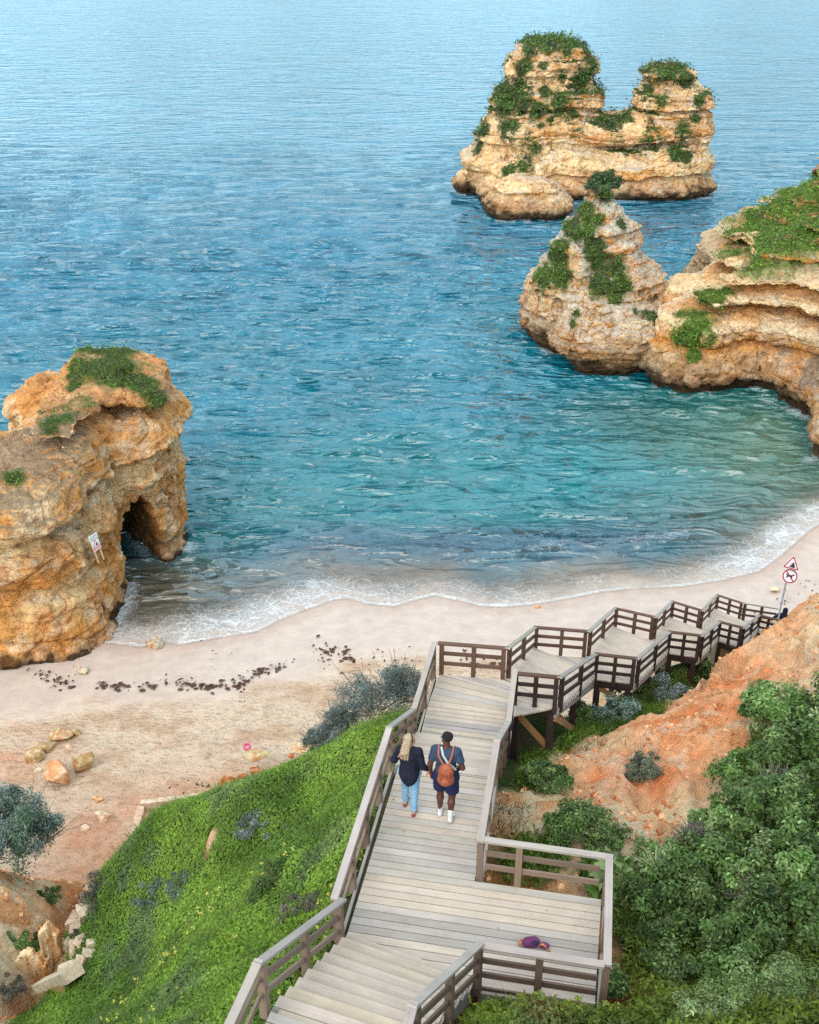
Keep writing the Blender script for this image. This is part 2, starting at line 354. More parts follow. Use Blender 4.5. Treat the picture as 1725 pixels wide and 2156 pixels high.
def build_beach():
    def axis(lo, hi, step, far):
        a = np.arange(lo, hi + step, step); o = [lo]; s_ = step
        left = []; v = lo
        while v > -far: s_ *= 1.35; v -= s_; left.append(v)
        right = []; v = a[-1]; s_ = step
        while v < far: s_ *= 1.35; v += s_; right.append(v)
        return np.array(left[::-1] + list(a) + right)
    xs = axis(-26, 32, 0.16, 9000); ys = axis(14, 66, 0.16, 9000)
    X, Y = np.meshgrid(xs, ys, indexing='ij'); d = land_d(X, Y); Z = beach_z(X, Y, d)
    near = (np.abs(X) < 60) & (Y < 80) & (Y > -20)
    foot = fbm(np.stack([X * 1.6, Y * 2.6, X * 0 + 3], -1), 3) - .5
    Z = Z + np.where(near, foot * 0.26 * sstep(5.0, 9, d), 0)
    Z = np.where((d < 0) & ~near, -3.2, Z)
    P = np.stack([X, Y, Z], -1).reshape(-1, 3)
    n1 = fbm(P * [.22, .22, 0], 4); n2 = fbm(P * [.8, 1.1, 0] + 9, 4); dd = d.ravel()
    dry = lin(206, 184, 160); wetc = lin(192, 175, 163); brown = lin(172, 132, 100); red = lin(196, 130, 92)
    wet = 1 - sstep(3.6, 6.0, dd + (n2 - .5) * 1.5)
    c = mixc(np.broadcast_to(dry, P.shape), np.broadcast_to(brown, P.shape), sstep(.5, .72, n2) * .5)
    c = mixc(c, np.broadcast_to(wetc, P.shape), wet)
    c = mixc(c, np.broadcast_to(lin(176, 150, 136), P.shape), sstep(1.2, 0.0, dd) * sstep(-.5, .2, dd) * .7)
    # red earth washed out of the gully over the sand
    q = [(300, 1680, 1.7), (210, 1720, 1.6), (370, 1665, 1.4), (240, 1780, 2.0), (150, 1740, 1.3), (330, 1730, 1.6), (30, 1560, 1.2), (480, 1650, 1.6), (560, 1630, 1.3), (180, 1840, 2.2)]
    r = np.zeros(len(P))
    for px, py, rad in q:
        o = U(px, py, 1.5); r = np.maximum(r, np.exp(-((P[:, 0] - o[0]) ** 2 + (P[:, 1] - o[1]) ** 2) / (rad * rad)))
    c = mixc(c, np.broadcast_to(red, P.shape), np.clip(r * sstep(.25, .62, n2 * .6 + n1 * .4 + .08), 0, 1) * .6)
    c = mixc(c, np.broadcast_to(lin(150, 138, 116), P.shape), sstep(0, -12, dd))
    o = mesh_obj("beach", P, grid_faces(len(xs), len(ys)), M_sand, None, True, c, attrs={"wet": wet})
    tag(o, "pale pinkish sand beach with footprints running along the cove", None, None, "structure")
build_beach()

def water_mat():
    m, nt, b = new_mat("sea_water"); L = nt.links
    tc = N(nt, "ShaderNodeTexCoord"); P = tc.outputs["Object"]
    col = N(nt, "ShaderNodeAttribute", attribute_name="tint"); al = N(nt, "ShaderNodeAttribute", attribute_name="cover"); fo = N(nt, "ShaderNodeAttribute", attribute_name="foam"); ch = N(nt, "ShaderNodeAttribute", attribute_name="chop")
    c, f = noise_mult(nt, col.outputs["Color"], 0.12, 0.82, 1.18, detail=4)
    def nz(scale, stretch, detail, rough=0.5, rot=0.0, dist=0.0):
        mp = N(nt, "ShaderNodeMapping"); mp.inputs["Scale"].default_value = stretch; mp.inputs["Rotation"].default_value = (0, 0, rot); L.new(P, mp.inputs[0])
        n = N(nt, "ShaderNodeTexNoise", Scale=scale, Detail=detail, Roughness=rough, Distortion=dist); L.new(mp.outputs[0], n.inputs["Vector"]); return n.outputs["Fac"]
    def fold(v):          # sharp crests, round troughs
        a_ = N(nt, "ShaderNodeMath", operation='MULTIPLY_ADD'); L.new(v, a_.inputs[0]); a_.inputs[1].default_value = 2.0; a_.inputs[2].default_value = -1.0
        b_ = N(nt, "ShaderNodeMath", operation='ABSOLUTE'); L.new(a_.outputs[0], b_.inputs[0])
        c_ = N(nt, "ShaderNodeMath", operation='SUBTRACT'); c_.inputs[0].default_value = 1.0; L.new(b_.outputs[0], c_.inputs[1]); return c_.outputs[0]
    def addm(x, k, y):
        m_ = N(nt, "ShaderNodeMath", operation='MULTIPLY_ADD'); L.new(x, m_.inputs[0]); m_.inputs[1].default_value = k; L.new(y, m_.inputs[2]); return m_.outputs[0]
    A = fold(nz(1.0, (.30, .80, 1), 2, .42, .10, .6)); B2 = fold(nz(1.0, (.8, 1.9, 1), 2, .5, -.18, .4)); C = nz(1.0, (.16, .32, 1), 3, .5, .2, .2); D_ = fold(nz(1.0, (.06, .15, 1), 3, .5, .05, .4)); E_ = fold(nz(1.0, (.13, .38, 1), 2, .5, .08, .5))
    hgt = addm(B2, .26, addm(C, 1.0, addm(D_, 2.0, addm(E_, 1.5, A))))
    bp = N(nt, "ShaderNodeBump", Strength=1.0, Distance=0.72); L.new(hgt, bp.inputs["Height"]); L.new(ch.outputs["Fac"], bp.inputs["Strength"])
    L.new(c, b.inputs["Base Color"]); L.new(bp.outputs[0], b.inputs["Normal"])
    b.inputs["Roughness"].default_value = 0.06; b.inputs["IOR"].default_value = 1.42; b.inputs["Specular IOR Level"].default_value = 1.0
    # foam lace
    warp = N(nt, "ShaderNodeTexNoise", Scale=0.9, Detail=4); L.new(P, warp.inputs["Vector"])
    wv = N(nt, "ShaderNodeVectorMath", operation='MULTIPLY_ADD'); L.new(warp.outputs["Color"], wv.inputs[0]); wv.inputs[1].default_value = (2.2, 1.5, 0); L.new(P, wv.inputs[2])
    def lace(scale, mx_, amt):
        v = N(nt, "ShaderNodeTexVoronoi", feature='DISTANCE_TO_EDGE', Scale=scale); L.new(wv.outputs[0], v.inputs["Vector"])
        t = N(nt, "ShaderNodeMath", operation='MULTIPLY'); L.new(fo.outputs["Fac"], t.inputs[0]); t.inputs[1].default_value = amt
        d = N(nt, "ShaderNodeMath", operation='SUBTRACT'); L.new(t.outputs[0], d.inputs[0]); L.new(v.outputs["Distance"], d.inputs[1])
        r = N(nt, "ShaderNodeMapRange"); r.inputs["From Min"].default_value = -0.012; r.inputs["From Max"].default_value = 0.06; r.inputs["To Max"].default_value = mx_; L.new(d.outputs[0], r.inputs["Value"]); return r.outputs[0]
    l1 = lace(1.45, .62, .07); l2 = lace(3.8, .5, .085)
    mxx = N(nt, "ShaderNodeMath", operation='MAXIMUM'); L.new(l1, mxx.inputs[0]); L.new(l2, mxx.inputs[1])
    gate = N(nt, "ShaderNodeMapRange"); gate.inputs["From Min"].default_value = 0.03; gate.inputs["From Max"].default_value = 0.25; L.new(fo.outputs["Fac"], gate.inputs["Value"])
    film = N(nt, "ShaderNodeMapRange"); film.inputs["From Min"].default_value = .30; film.inputs["From Max"].default_value = 1.1; film.inputs["To Max"].default_value = .55; L.new(fo.outputs["Fac"], film.inputs["Value"])
    fn = N(nt, "ShaderNodeTexNoise", Scale=3.0, Detail=6, Roughness=.7); L.new(wv.outputs[0], fn.inputs["Vector"])
    fl = N(nt, "ShaderNodeMath", operation='MULTIPLY'); L.new(film.outputs[0], fl.inputs[0]); L.new(fn.outputs["Fac"], fl.inputs[1])
    mx2 = N(nt, "ShaderNodeMath", operation='MAXIMUM'); L.new(mxx.outputs[0], mx2.inputs[0]); L.new(fl.outputs[0], mx2.inputs[1]); mxx = mx2
    fm = N(nt, "ShaderNodeMath", operation='MULTIPLY'); L.new(mxx.outputs[0], fm.inputs[0]); L.new(gate.outputs[0], fm.inputs[1])
    foam = N(nt, "ShaderNodeBsdfDiffuse"); foam.inputs["Color"].default_value = (.78, .82, .86, 1)
    tr = N(nt, "ShaderNodeBsdfTransparent"); tr.inputs["Color"].default_value = (.96, .97, .96, 1)
    m1 = N(nt, "ShaderNodeMixShader"); L.new(al.outputs["Fac"], m1.inputs[0]); L.new(tr.outputs[0], m1.inputs[1]); L.new(b.outputs[0], m1.inputs[2])
    m2 = N(nt, "ShaderNodeMixShader"); L.new(fm.outputs[0], m2.inputs[0]); L.new(m1.outputs[0], m2.inputs[1]); L.new(foam.outputs[0], m2.inputs[2])
    L.new(m2.outputs[0], nt.nodes["Material Output"].inputs["Surface"])
    return m
M_water = water_mat()

def build_sea():
    def grow(a, far, g):
        out = [a[-1]]; s_ = a[-1] - a[-2]; v = a[-1]
        while v < far: s_ *= g; v += s_; out.append(v)
        return np.array(list(a) + out[1:])
    xp = grow(np.arange(0, 30, .115), 9000, 1.035); xn = -grow(np.arange(0.115, 23, .115), 9000, 1.04)[::-1]
    xs = np.concatenate([xn, xp]); ys = grow(np.arange(37, 88, .115), 9500, 1.022)
    X, Y = np.meshgrid(xs, ys, indexing='ij'); d = land_d(X, Y)
    DX = np.gradient(xs)[:, None] * np.ones_like(Y); DY = np.gradient(ys)[None, :] * np.ones_like(X); cell = np.maximum(DX, DY)
    Z = np.zeros_like(X); r2 = np.random.default_rng(5); off = -d
    wx = 6 * (fbm(np.stack([X * .02, Y * .02, X * 0], -1), 3) - .5)
    for k in range(64):
        lam = .62 * (4.2 / .62) ** (k / 63.0); th = r2.normal(0, .30) + .10; kx, ky = math.sin(th) * 2 * math.pi / lam, math.cos(th) * 2 * math.pi / lam
        amp = 0.0080 * lam ** 0.9 * r2.uniform(.5, 1.3); ph = r2.random() * 6.28
        Z += amp * np.sin(kx * X + ky * Y + ph + wx * 2 * math.pi / lam * .25) * sstep(2.4, 1.2, cell * 5 / lam)
    sg_ = Z[np.abs(X) < 20].std(); Z = Z + .16 * Z * np.abs(Z) / sg_ * (Z > 0) + .08 * Z * Z / sg_      # peaked crests, flat troughs
    gust = .72 + .56 * sstep(.35, .65, fbm(np.stack([X * .018 + 4, Y * .03, X * 0], -1), 3))
    Z -= Z.mean(); Z *= sstep(0.5, 9, off) * gust
    # one low breaker line rolling in
    Z += 0.16 * np.exp(-((off - 4.3 - 1.2 * (fbm(np.stack([X * .15, Y * 0, X * 0 + 2], -1), 2) - .5)) / .7) ** 2)
    Z = np.maximum(Z, -.35) + 0.015
    P = np.stack([X, Y, Z], -1).reshape(-1, 3); o1 = off.ravel()
    n1 = fbm(P * [.06, .06, 0], 4); n2 = fbm(P * [.3, .3, 0] + 5, 4); n3 = fbm(P * [.9, 1.2, 0] + 15, 3)
    B = lambda c_: np.broadcast_to(c_, P.shape)
    deep = np.array([.003, .120, .20]); mid = np.array([.004, .135, .20]); teal = np.array([.010, .155, .185]); shal = np.array([.20, .175, .145]); green = np.array([.022, .115, .095])
    oo = o1 + (n2 - .5) * 7
    c = mixc(B(mid), B(deep), sstep(25, 60, oo))
    c = mixc(B(teal), c, sstep(9, 24, oo))
    c = mixc(B(np.array([.045, .125, .165])), c, sstep(3.5, 8, oo)); c = mixc(B(shal), c, sstep(.8, 4.8, o1 + (n2 - .5) * 4))
    def blob(px, py, rx, ry): 
        o = U(px, py, 0); return np.exp(-(((P[:, 0] - o[0]) / rx) ** 2 + ((P[:, 1] - o[1]) / ry) ** 2))
    for px, py, rx, ry, colr, a in [(1500, 920, 6, 6, green, 1.0), (1560, 870, 6, 4, green, .9), (1400, 860, 6, 4, np.array([.01, .09, .09]), .8), (1600, 1000, 5, 5, np.array([.075, .135, .095]), .85), (1480, 1080, 5, 3.5, np.array([.075, .12, .10]), .6), (1650, 930, 3, 5, np.array([.07, .135, .09]), .7),
                               (1000, 1140, 8, 1.5, np.array([.025, .065, .12]), .75), (700, 1130, 5, 1.6, np.array([.02, .09, .14]), .5), (1250, 1120, 4, 1.4, np.array([.03, .075, .12]), .55), (1100, 1010, 9, 4, teal * 1.15, .8), (850, 980, 9, 5, teal, .6), (290, 1235, 3.4, 3.2, np.array([.10, .085, .05]), 1.0), (400, 1250, 2.4, 2.2, np.array([.09, .08, .055]), .8)]:
        c = mixc(c, B(colr), np.clip(blob(px, py, rx, ry) * a * (.55 + .9 * n2), 0, 1))
    c = c * (.8 + .4 * n1)[:, None]
    cover = sstep(-.1, 3.4, o1 + (n3 - .5) * 1.6); cover = np.clip(.08 + .95 * cover, 0, 1); cover[o1 < 0] = .08
    # foam: swash lace behind the edge, a bright thin edge, and around the feet of the rocks
    base = np.exp(-((o1 - .8) / 1.25) ** 2) * sstep(-.2, .15, o1)
    dens = 0
    for px, py, rx, a in [(520, 1290, 3.3, 1.15), (430, 1310, 2.4, 1.0), (640, 1250, 3, .9), (800, 1258, 2.2, .7), (960, 1248, 2.2, .35), (1100, 1265, 2.0, .42), (280, 1330, 1.6, .55), (1580, 1185, 2.4, 1.0), (1660, 1130, 2.2, 1.0), (1720, 1090, 2.0, .9), (1450, 1218, 2.2, .25), (1250, 1235, 2, .3)]:
        o = U(px, py, 0); dens = np.maximum(dens, a * np.exp(-((P[:, 0] - o[0]) ** 2 + (P[:, 1] - o[1]) ** 2) / (rx * rx)))
    foam = base * (.10 + .80 * dens) * (.35 + 1.1 * n2) + .38 * dens * sstep(4.6, 1.0, o1) * sstep(-.1, .2, o1) * (n3 + .2)
    edge = np.exp(-((o1 - .10) / .085) ** 2) * (.5 + 1.6 * n3) * 1.5
    foam = np.maximum(foam, edge * sstep(.1, .5, dens + .2))
    foam = np.maximum(foam, .5 * np.exp(-((o1 - 4.6) / .8) ** 2) * sstep(.45, .7, n2) * (np.abs(P[:, 0]) < 14))
    m = np.where((P[:, 0] > -22) & (P[:, 0] < 45) & (P[:, 1] < 142) & (o1 > .3))[0]; kd = KDW
    dr = np.array([kd.find((P[i, 0], P[i, 1], 0))[2] for i in m]); rk = np.zeros(len(P)); rk[m] = np.exp(-(dr / .55) ** 2) * sstep(.40, .62, n3[m]) * .9
    foam = np.maximum(foam, rk)
    foam[o1 < -.12] = 0
    chop = sstep(0.2, 4.5, o1) * .9 + .10; chop = chop * (1 - .45 * np.clip(blob(1500, 900, 7, 7) + blob(1560, 960, 6, 5), 0, 1)) * (.75 + .4 * gust.ravel())
    chop *= 1 - .1 * sstep(120, 300, P[:, 1])
    keep = (o1 > -.6)
    F = grid_faces(len(xs), len(ys)); F = F[keep[F].any(1)]
    used = np.unique(F); rm = np.full(len(P), -1); rm[used] = np.arange(len(used))
    o = mesh_obj("sea", P[used], rm[F], M_water, None, True, c[used], attrs={"cover": cover[used], "foam": np.clip(foam, 0, 1.3)[used], "chop": np.clip(chop, 0, 1)[used]})
    tag(o, "rippled blue sea turning turquoise and sandy towards the beach", None, None, "structure")

# ------------------------------------------------------------------ the hillside: one height sheet from measured spots (pixel of the spot in a 1725 x 2156 view, height, cover)
HP = [  # g grass, o orange earth, y sandy yellow earth, r red-brown gully earth
 (740,1905,14.7,'g'),(800,1650,14.3,'g'),(858,1545,13.1,'g'),(882,1490,12.5,'g'),(600,2050,14.9,'g'),(500,2156,15.4,'g'),(420,2300,15.8,'g'),(600,1900,13.3,'g'),(450,2000,12.9,'g'),(350,2100,12.2,'g'),(250,2156,11.0,'g'),(150,2200,9.6,'g'),
 (700,1750,13.3,'g'),(600,1750,11.9,'g'),(450,1850,10.9,'g'),(350,1850,9.7,'g'),(250,1900,8.7,'g'),(205,1960,8.0,'g'),(195,1865,7.3,'g'),(110,2090,7.4,'g'),(60,2156,7.4,'g'),
 (330,1705,8.2,'g'),(420,1672,8.9,'g'),(500,1648,9.6,'g'),(600,1615,10.4,'g'),(700,1570,11.4,'g'),(760,1530,12.0,'g'),(820,1510,12.4,'g'),(868,1500,12.5,'g'),
 (700,1880,14.2,'g'),(680,1950,14.7,'g'),(560,1980,14.2,'g'),(780,1760,14.5,'g'),
 (1092,1590,11.4,'g'),(1110,1640,12.3,'g'),(1060,1660,13.2,'g'),(1200,1575,10.9,'g'),(1300,1490,9.3,'g'),(1400,1455,8.5,'g'),(1450,1405,7.7,'g'),(1485,1375,7.0,'g'),(1300,1530,10.3,'g'),(1210,1545,10.5,'g'),(1400,1400,7.3,'g'),(1350,1440,8.4,'g'),
 (1040,1725,13.9,'y'),(1075,1690,13.5,'y'),(1180,1610,12.5,'y'),(1250,1580,12.2,'y'),(1330,1548,12.0,'o'),(1420,1512,11.8,'o'),(1478,1475,11.6,'o'),(1492,1432,11.3,'o'),(1512,1388,11.0,'o'),(1550,1365,10.8,'o'),(1592,1342,10.6,'o'),(1657,1292,10.2,'o'),(1727,1237,9.9,'y'),(1800,1180,9.6,'y'),
 (1300,1650,13.0,'o'),(1200,1700,13.5,'y'),(1400,1600,12.9,'o'),(1500,1530,12.5,'o'),(1550,1500,12.7,'o'),(1560,1430,11.9,'o'),(1600,1420,12.1,'o'),(1700,1350,11.9,'y'),(1700,1300,11.0,'y'),(1640,1340,11.1,'o'),(1725,1450,13.0,'y'),(1500,1700,13.8,'y'),(1400,1750,14.0,'y'),(1300,1730,13.7,'y'),(1100,1800,14.2,'g'),(1060,1750,14.0,'y'),
 (1300,1830,14.3,'y'),(1350,2000,14.4,'g'),(1500,1900,14.4,'g'),(1700,1800,14.6,'g'),(1700,1600,14.0,'g'),(1500,2080,14.9,'g'),(1700,2050,15.4,'g'),(1725,2150,17.2,'g'),(1500,2156,16.4,'g'),(1300,2150,15.9,'g'),(1180,2110,15.5,'g'),(1000,2156,15.9,'g'),(1150,1930,13.9,'r'),(1290,2060,14.2,'r'),(1050,2060,14.9,'r'),(900,1900,14.0,'r'),(900,2150,15.8,'r'),(950,1750,13.9,'r'),
 (1400,2350,17.4,'g'),(1000,2400,17.2,'g'),(700,2400,17.0,'g'),(1750,2400,18.6,'g'),(2000,1900,15.5,'g'),(2000,1500,14.5,'g'),(2100,2200,18,'g'),(1950,1250,11.5,'y'),
 # bank on the far side of the gully
 (-120,1850,6.2,'y'),(0,1850,5.6,'y'),(50,1862,4.7,'y'),(95,1870,4.1,'y'),(-120,1960,7.4,'y'),(0,1955,6.6,'y'),(60,1975,6.1,'y'),(105,2000,5.4,'y'),(0,2060,7.2,'y'),(60,2050,6.2,'y'),(85,2110,6.0,'y'),(0,2140,7.2,'y'),(-150,2200,8.2,'y'),(40,1910,5.6,'y'),(-200,1750,6.0,'y'),
 (120,1850,3.3,'r'),(165,1905,3.2,'r'),(150,1960,3.8,'r'),(130,2040,4.6,'r'),(190,1840,2.7,'r'),(60,2150,6.0,'r'),(130,1790,2.3,'r'),(60,1800,3.0,'y'),(-60,1790,4.6,'y'),(100,2010,4.9,'y'),
]
WP = []   # x, y, z, cover
for px, py, z, k in HP:
    p = U(px, py, z); WP.append((p[0], p[1], z, k))
# behind each brow the ground drops away
for px, py, z, dz, dy in [(330,1700,8.2,3.4,1.0),(420,1668,8.9,4,1.1),(500,1644,9.6,4.3,1.2),(600,1611,10.4,4.8,1.2),(700,1566,11.4,5.0,1.3),(760,1526,12.0,5.0,1.4),(820,1506,12.4,5.0,1.4),(868,1497,12.5,4.8,1.4),(190,1858,7.3,3.2,.9),
                  (1492,1430,11.3,3.2,1.0),(1512,1386,11.0,3.6,1.0),(1550,1362,10.8,4.0,1.1),(1592,1340,10.6,4.5,1.2),(1657,1290,10.2,5.0,1.3),(1727,1235,9.9,5.5,1.5),(1800,1178,9.6,5.5,1.5)]:
    p = U(px, py, z); f = np.array([p[0], p[1]]); f = f / np.linalg.norm(f)
    WP.append((p[0] + f[0] * dy, p[1] + f[1] * dy, z - dz, 'g' if px < 1000 else 'o')); WP.append((p[0] + f[0] * (dy + 2.2), p[1] + f[1] * (dy + 2.2), max(z - dz * 1.75, .4), 'g' if px < 1000 else 'y'))
for x, y, z in [(0.5,21.0,11.4),(1.8,21.4,11.2),(2.6,22.4,10.7),(3.1,23.6,9.7),(2.3,23.4,9.3),(2.9,25.2,7.8),(0.9,23.0,7.6),(1.4,24.8,5.4),(2.6,26.0,4.0),(4.6,28.4,3.4),(5.0,30.2,2.3),(7.6,32.5,2.2),(7.6,34.6,1.3),(10.6,36.5,1.4),(11,39.5,.7),(-1,24.2,3.2),(-3.5,24.5,2.6),(-6,26,1.0),(-8.5,27,.6),(-2,27,.8),(2,29,.6),
                (2.6,19.9,11.7),(3.6,22.2,10.3),(4.7,24.1,9.1),(6.1,26.8,7.8),(7.4,28.8,6.6),(9.9,32.6,4.4),(12.6,37.2,2.0),(14.5,39.5,1.0),(9.5,30.6,5.2),(12,34,3.6),(15,36.5,3.0),
                (-14,32,.4),(-10,31,.3),(-5,30,.0),(0,32,-.4),(5,36,-.5),(8,40,-.6),(13,44,-.6),(18,44,-.6),(18,38,2.5),(20,30,8),(-16,27,1.6),(-18,31,.5),(-20,22,8)]:
    WP.append((x, y, z, 'g' if z > 1.5 and x > -5 else 'y'))
WX = np.array([[a[0], a[1]] for a in WP]); WZ = np.array([a[2] for a in WP])
LAB = np.stack([[1.0 if a[3] == k else 0.0 for a in WP] for k in 'goyr'], 1)
def _rbf_fit(vals, eps):
    D = np.sqrt(((WX[:, None] - WX[None]) ** 2).sum(-1) + 0.05); n = len(WX)
    A = np.zeros((n + 3, n + 3)); A[:n, :n] = -D + np.eye(n) * -eps * -1; A[:n, n] = 1; A[:n, n + 1:] = WX; A[n, :n] = 1; A[n + 1:, :n] = WX.T
    b = np.zeros((n + 3, vals.shape[1])); b[:n] = vals; return np.linalg.solve(A, b)
_cz = _rbf_fit(np.concatenate([WZ[:, None], LAB], 1), 0.04)
def hill_raw(X, Y):
    s = X.shape; q = np.stack([X.ravel(), Y.ravel()], 1); out = np.empty((len(q), 5))
    for i in range(0, len(q), 20000):
        c = q[i:i + 20000]; D = np.sqrt(((c[:, None] - WX[None]) ** 2).sum(-1) + 0.05)
        out[i:i + 20000] = np.concatenate([-D, np.ones((len(c), 1)), c], 1) @ _cz
    return out.reshape(s + (5,))
HX = np.arange(-21, 21.01, .09); HY = np.arange(5.0, 44.01, .09)
_X, _Y = np.meshgrid(HX, HY, indexing='ij'); _h = hill_raw(_X, _Y)
_P3 = np.stack([_X, _Y, _h[..., 0]], -1)
for _px, _py, _z, _rx, _ry in ((443, 1790, 10.8, .22, .45), (600, 1640, 10.4, .9, .16), (520, 1668, 9.8, .5, .16), (830, 1590, 12.9, .3, .2), (690, 1590, 11.6, .3, .18), (470, 1740, 10.0, .15, .3), (250, 2080, 10.3, .2, .2)):   # bare scars in the green
    _q = U(_px, _py, _z); _b = np.exp(-(((_X - _q[0]) / _rx) ** 2 + ((_Y - _q[1]) / _ry) ** 2)) * .95; _h[..., 1] -= _b; _h[..., 2] += _b
def hill_detail():
    lab = _h[..., 1:]; g = np.clip(lab[..., 0], 0, 1)
    lump = fbm(_P3 * [.55, .55, .3], 3) - .5; fine = fbm(_P3 * [2.2, 2.2, 1.4] + 7, 4) - .5; rg = ridge(_P3 * [.9, .9, .5] + 3, 3) - .6
    gul = np.clip(lab[..., 1] + lab[..., 2] + lab[..., 3], 0, 1)
    cr = ridge(_P3 * [2.6, 2.0, 1.2] + 13, 3) - .6; gr = fbm(_P3 * [6, 6, 5] + 3, 3) - .5
    z = _h[..., 0] + g * (lump * .9 + fine * .22) + gul * (rg * (.60 + .3 * np.clip(lab[..., 1], 0, 1)) + fine * .40 + lump * .5 + cr * (.16 + .2 * np.clip(lab[..., 1], 0, 1)) + gr * .07)
    return z
HZ = hill_detail()
def trim(brow, x_lim, y_lim, soft):
    """cut the brow of the hill down to the measured skyline of the slope (smoothly)."""
    global HZ
    bx, by = np.array(brow, float).T; zl = HZ.copy()
    for _ in range(3):
        px, py, d = proj(np.stack([_X, _Y, zl], -1)); r = np.interp(px, bx, by); Yv = (1078 - r) / FPX; zl = CAM_H + _Y * (-sT + Yv * cT) / (cT + Yv * sT)
    px, py, d = proj(np.stack([_X, _Y, zl], -1)); m = (px > x_lim[0]) & (px < x_lim[1]) & (_Y > y_lim[0]) & (_Y < y_lim[1]); HZ = np.where(m, smin(HZ, zl - .03, soft), HZ)
trim([(-400,1835),(0,1832),(60,1850),(110,1852),(190,1858),(250,1800),(330,1712),(420,1681),(500,1654),(600,1617),(700,1572),(760,1532),(820,1512),(868,1503),(900,1500)], (-400, 886), (17.5, 36), .12)
trim([(1476,1470),(1492,1430),(1512,1388),(1550,1365),(1592,1342),(1657,1292),(1727,1237),(1900,1130)], (1477, 1900), (19, 30), .15)
_near_deck = None
def hz(x, y):
    """height of the hill sheet (bilinear)."""
    x = np.asarray(x, float); y = np.asarray(y, float)
    i = np.clip((x - HX[0]) / .09, 0, len(HX) - 2); j = np.clip((y - HY[0]) / .09, 0, len(HY) - 2); a = i.astype(int); b = j.astype(int); u = i - a; v = j - b
    return HZ[a, b] * (1 - u) * (1 - v) + HZ[a + 1, b] * u * (1 - v) + HZ[a, b + 1] * (1 - u) * v + HZ[a + 1, b + 1] * u * v
def hit(px, py):
    """first point of the ground (hill or beach) along the sight line of a measured spot."""
    d = ray(px, py)
    for t in np.arange(6, 70, .04):
        p = CAMP + d * t
        if HX[0] < p[0] < HX[-1] and HY[0] < p[1] < HY[-1]:
            if p[2] <= float(hz(p[0], p[1])) or (p[2] < 2.2 and p[2] <= max(float(beach_z(np.array([p[0]]), np.array([p[1]]))[0]), 0.0)): return p
        if p[2] < 0: break
    p = U(px, py, 1.0); z = float(beach_z(np.array([p[0]]), np.array([p[1]]))[0]); return U(px, py, z)
# ------------------------------------------------------------------ plan of the boardwalk: u runs seaward along the first deck, v across it
PSI = math.radians(11); UD = np.array([math.sin(PSI), math.cos(PSI)]); VD = np.array([math.cos(PSI), -math.sin(PSI)])
def uv(u, v, z):
    q = UD * u + VD * v; return np.array([q[0], q[1], z])
D0, D1 = 15.3, 13.2
LAND = {  # landings after the first: far-left, far-right, near-right, near-left corners
 1: dict(fl=uv(20.08,-3.25,D1), fr=uv(20.16,-1.84,D1), nr=uv(19.45,-.68,D1), nl=uv(19.42,-1.60,D1)),
 2: dict(fl=(3.25,24.82,10.6), fr=(4.57,24.63,10.6), nr=(5.62,23.55,10.6), nl=(4.67,23.74,10.6)),
 3: dict(fl=(6.25,29.46,8.2), fr=(7.33,28.98,8.2), nr=(8.55,28.1,8.2), nl=(7.68,28.3,8.2)),
 4: dict(fl=(9.06,33.61,5.8), fr=(9.92,33.06,5.8), nr=(11.12,32.1,5.8), nl=(10.46,32.45,5.8)),
 5: dict(fl=(12.02,38.18,3.2), fr=(12.85,37.6,3.2), nr=(14.0,36.5,3.2), nl=(13.35,36.85,3.2)),
}
LAND = {k: {n: np.array(p, float) for n, p in d.items()} for k, d in LAND.items()}
END_L, END_R = np.array([15.05, 39.75, 1.55]), np.array([16.1, 38.8, 1.55])
NF_L0, NF_R0 = uv(10.88,-2.94,D0), uv(10.50,-1.20,D0)          # foot of the near flight
NF_L1, NF_R1 = np.array([-1.60,9.00,D0+1.40]), np.array([-.06,8.44,D0+1.40])
TOP_L, TOP_R = np.array([-2.15,6.9,D0+1.40]), np.array([-.55,6.35,D0+1.40])
def under_deck_polys():
    P = [(np.array([uv(10.2,-3.4,0),uv(10.2,.8,0),uv(12.6,.8,0),uv(12.6,-1.2,0),uv(14.8,-1.2,0),uv(14.8,-3.4,0)])[:, :2], D0, D0)]
    def q(a, b, c, d): P.append((np.array([a, b, c, d])[:, :2], a, c))
    q(uv(14.6,-3.4,D0), uv(14.6,-1.2,D0), uv(17.9,-1.3,D1), uv(17.9,-3.6,D1))
    q(uv(17.7,-3.6,D1), uv(17.7,-1.3,D1), uv(20.4,-1.3,D1), uv(20.4,-3.6,D1))
    q(TOP_L + [-.2,0,0], TOP_R + [.2,0,0], NF_R1 + [.2,0,0], NF_L1 + [-.2,0,0])
    q(NF_L1 + [-.25,0,0], NF_R1 + [.25,0,0], NF_R0 + [.2,.2,0], NF_L0 + [-.2,.2,0])
    for k in range(1, 6):
        L = LAND[k]; q(L['nl'], L['nr'], L['fr'], L['fl'])
        a, b = L['fr'], L['nr']; c, d = (LAND[k+1]['nl'], LAND[k+1]['fl']) if k < 5 else (END_R, END_L)
        q(a, b, c, d)
    return P
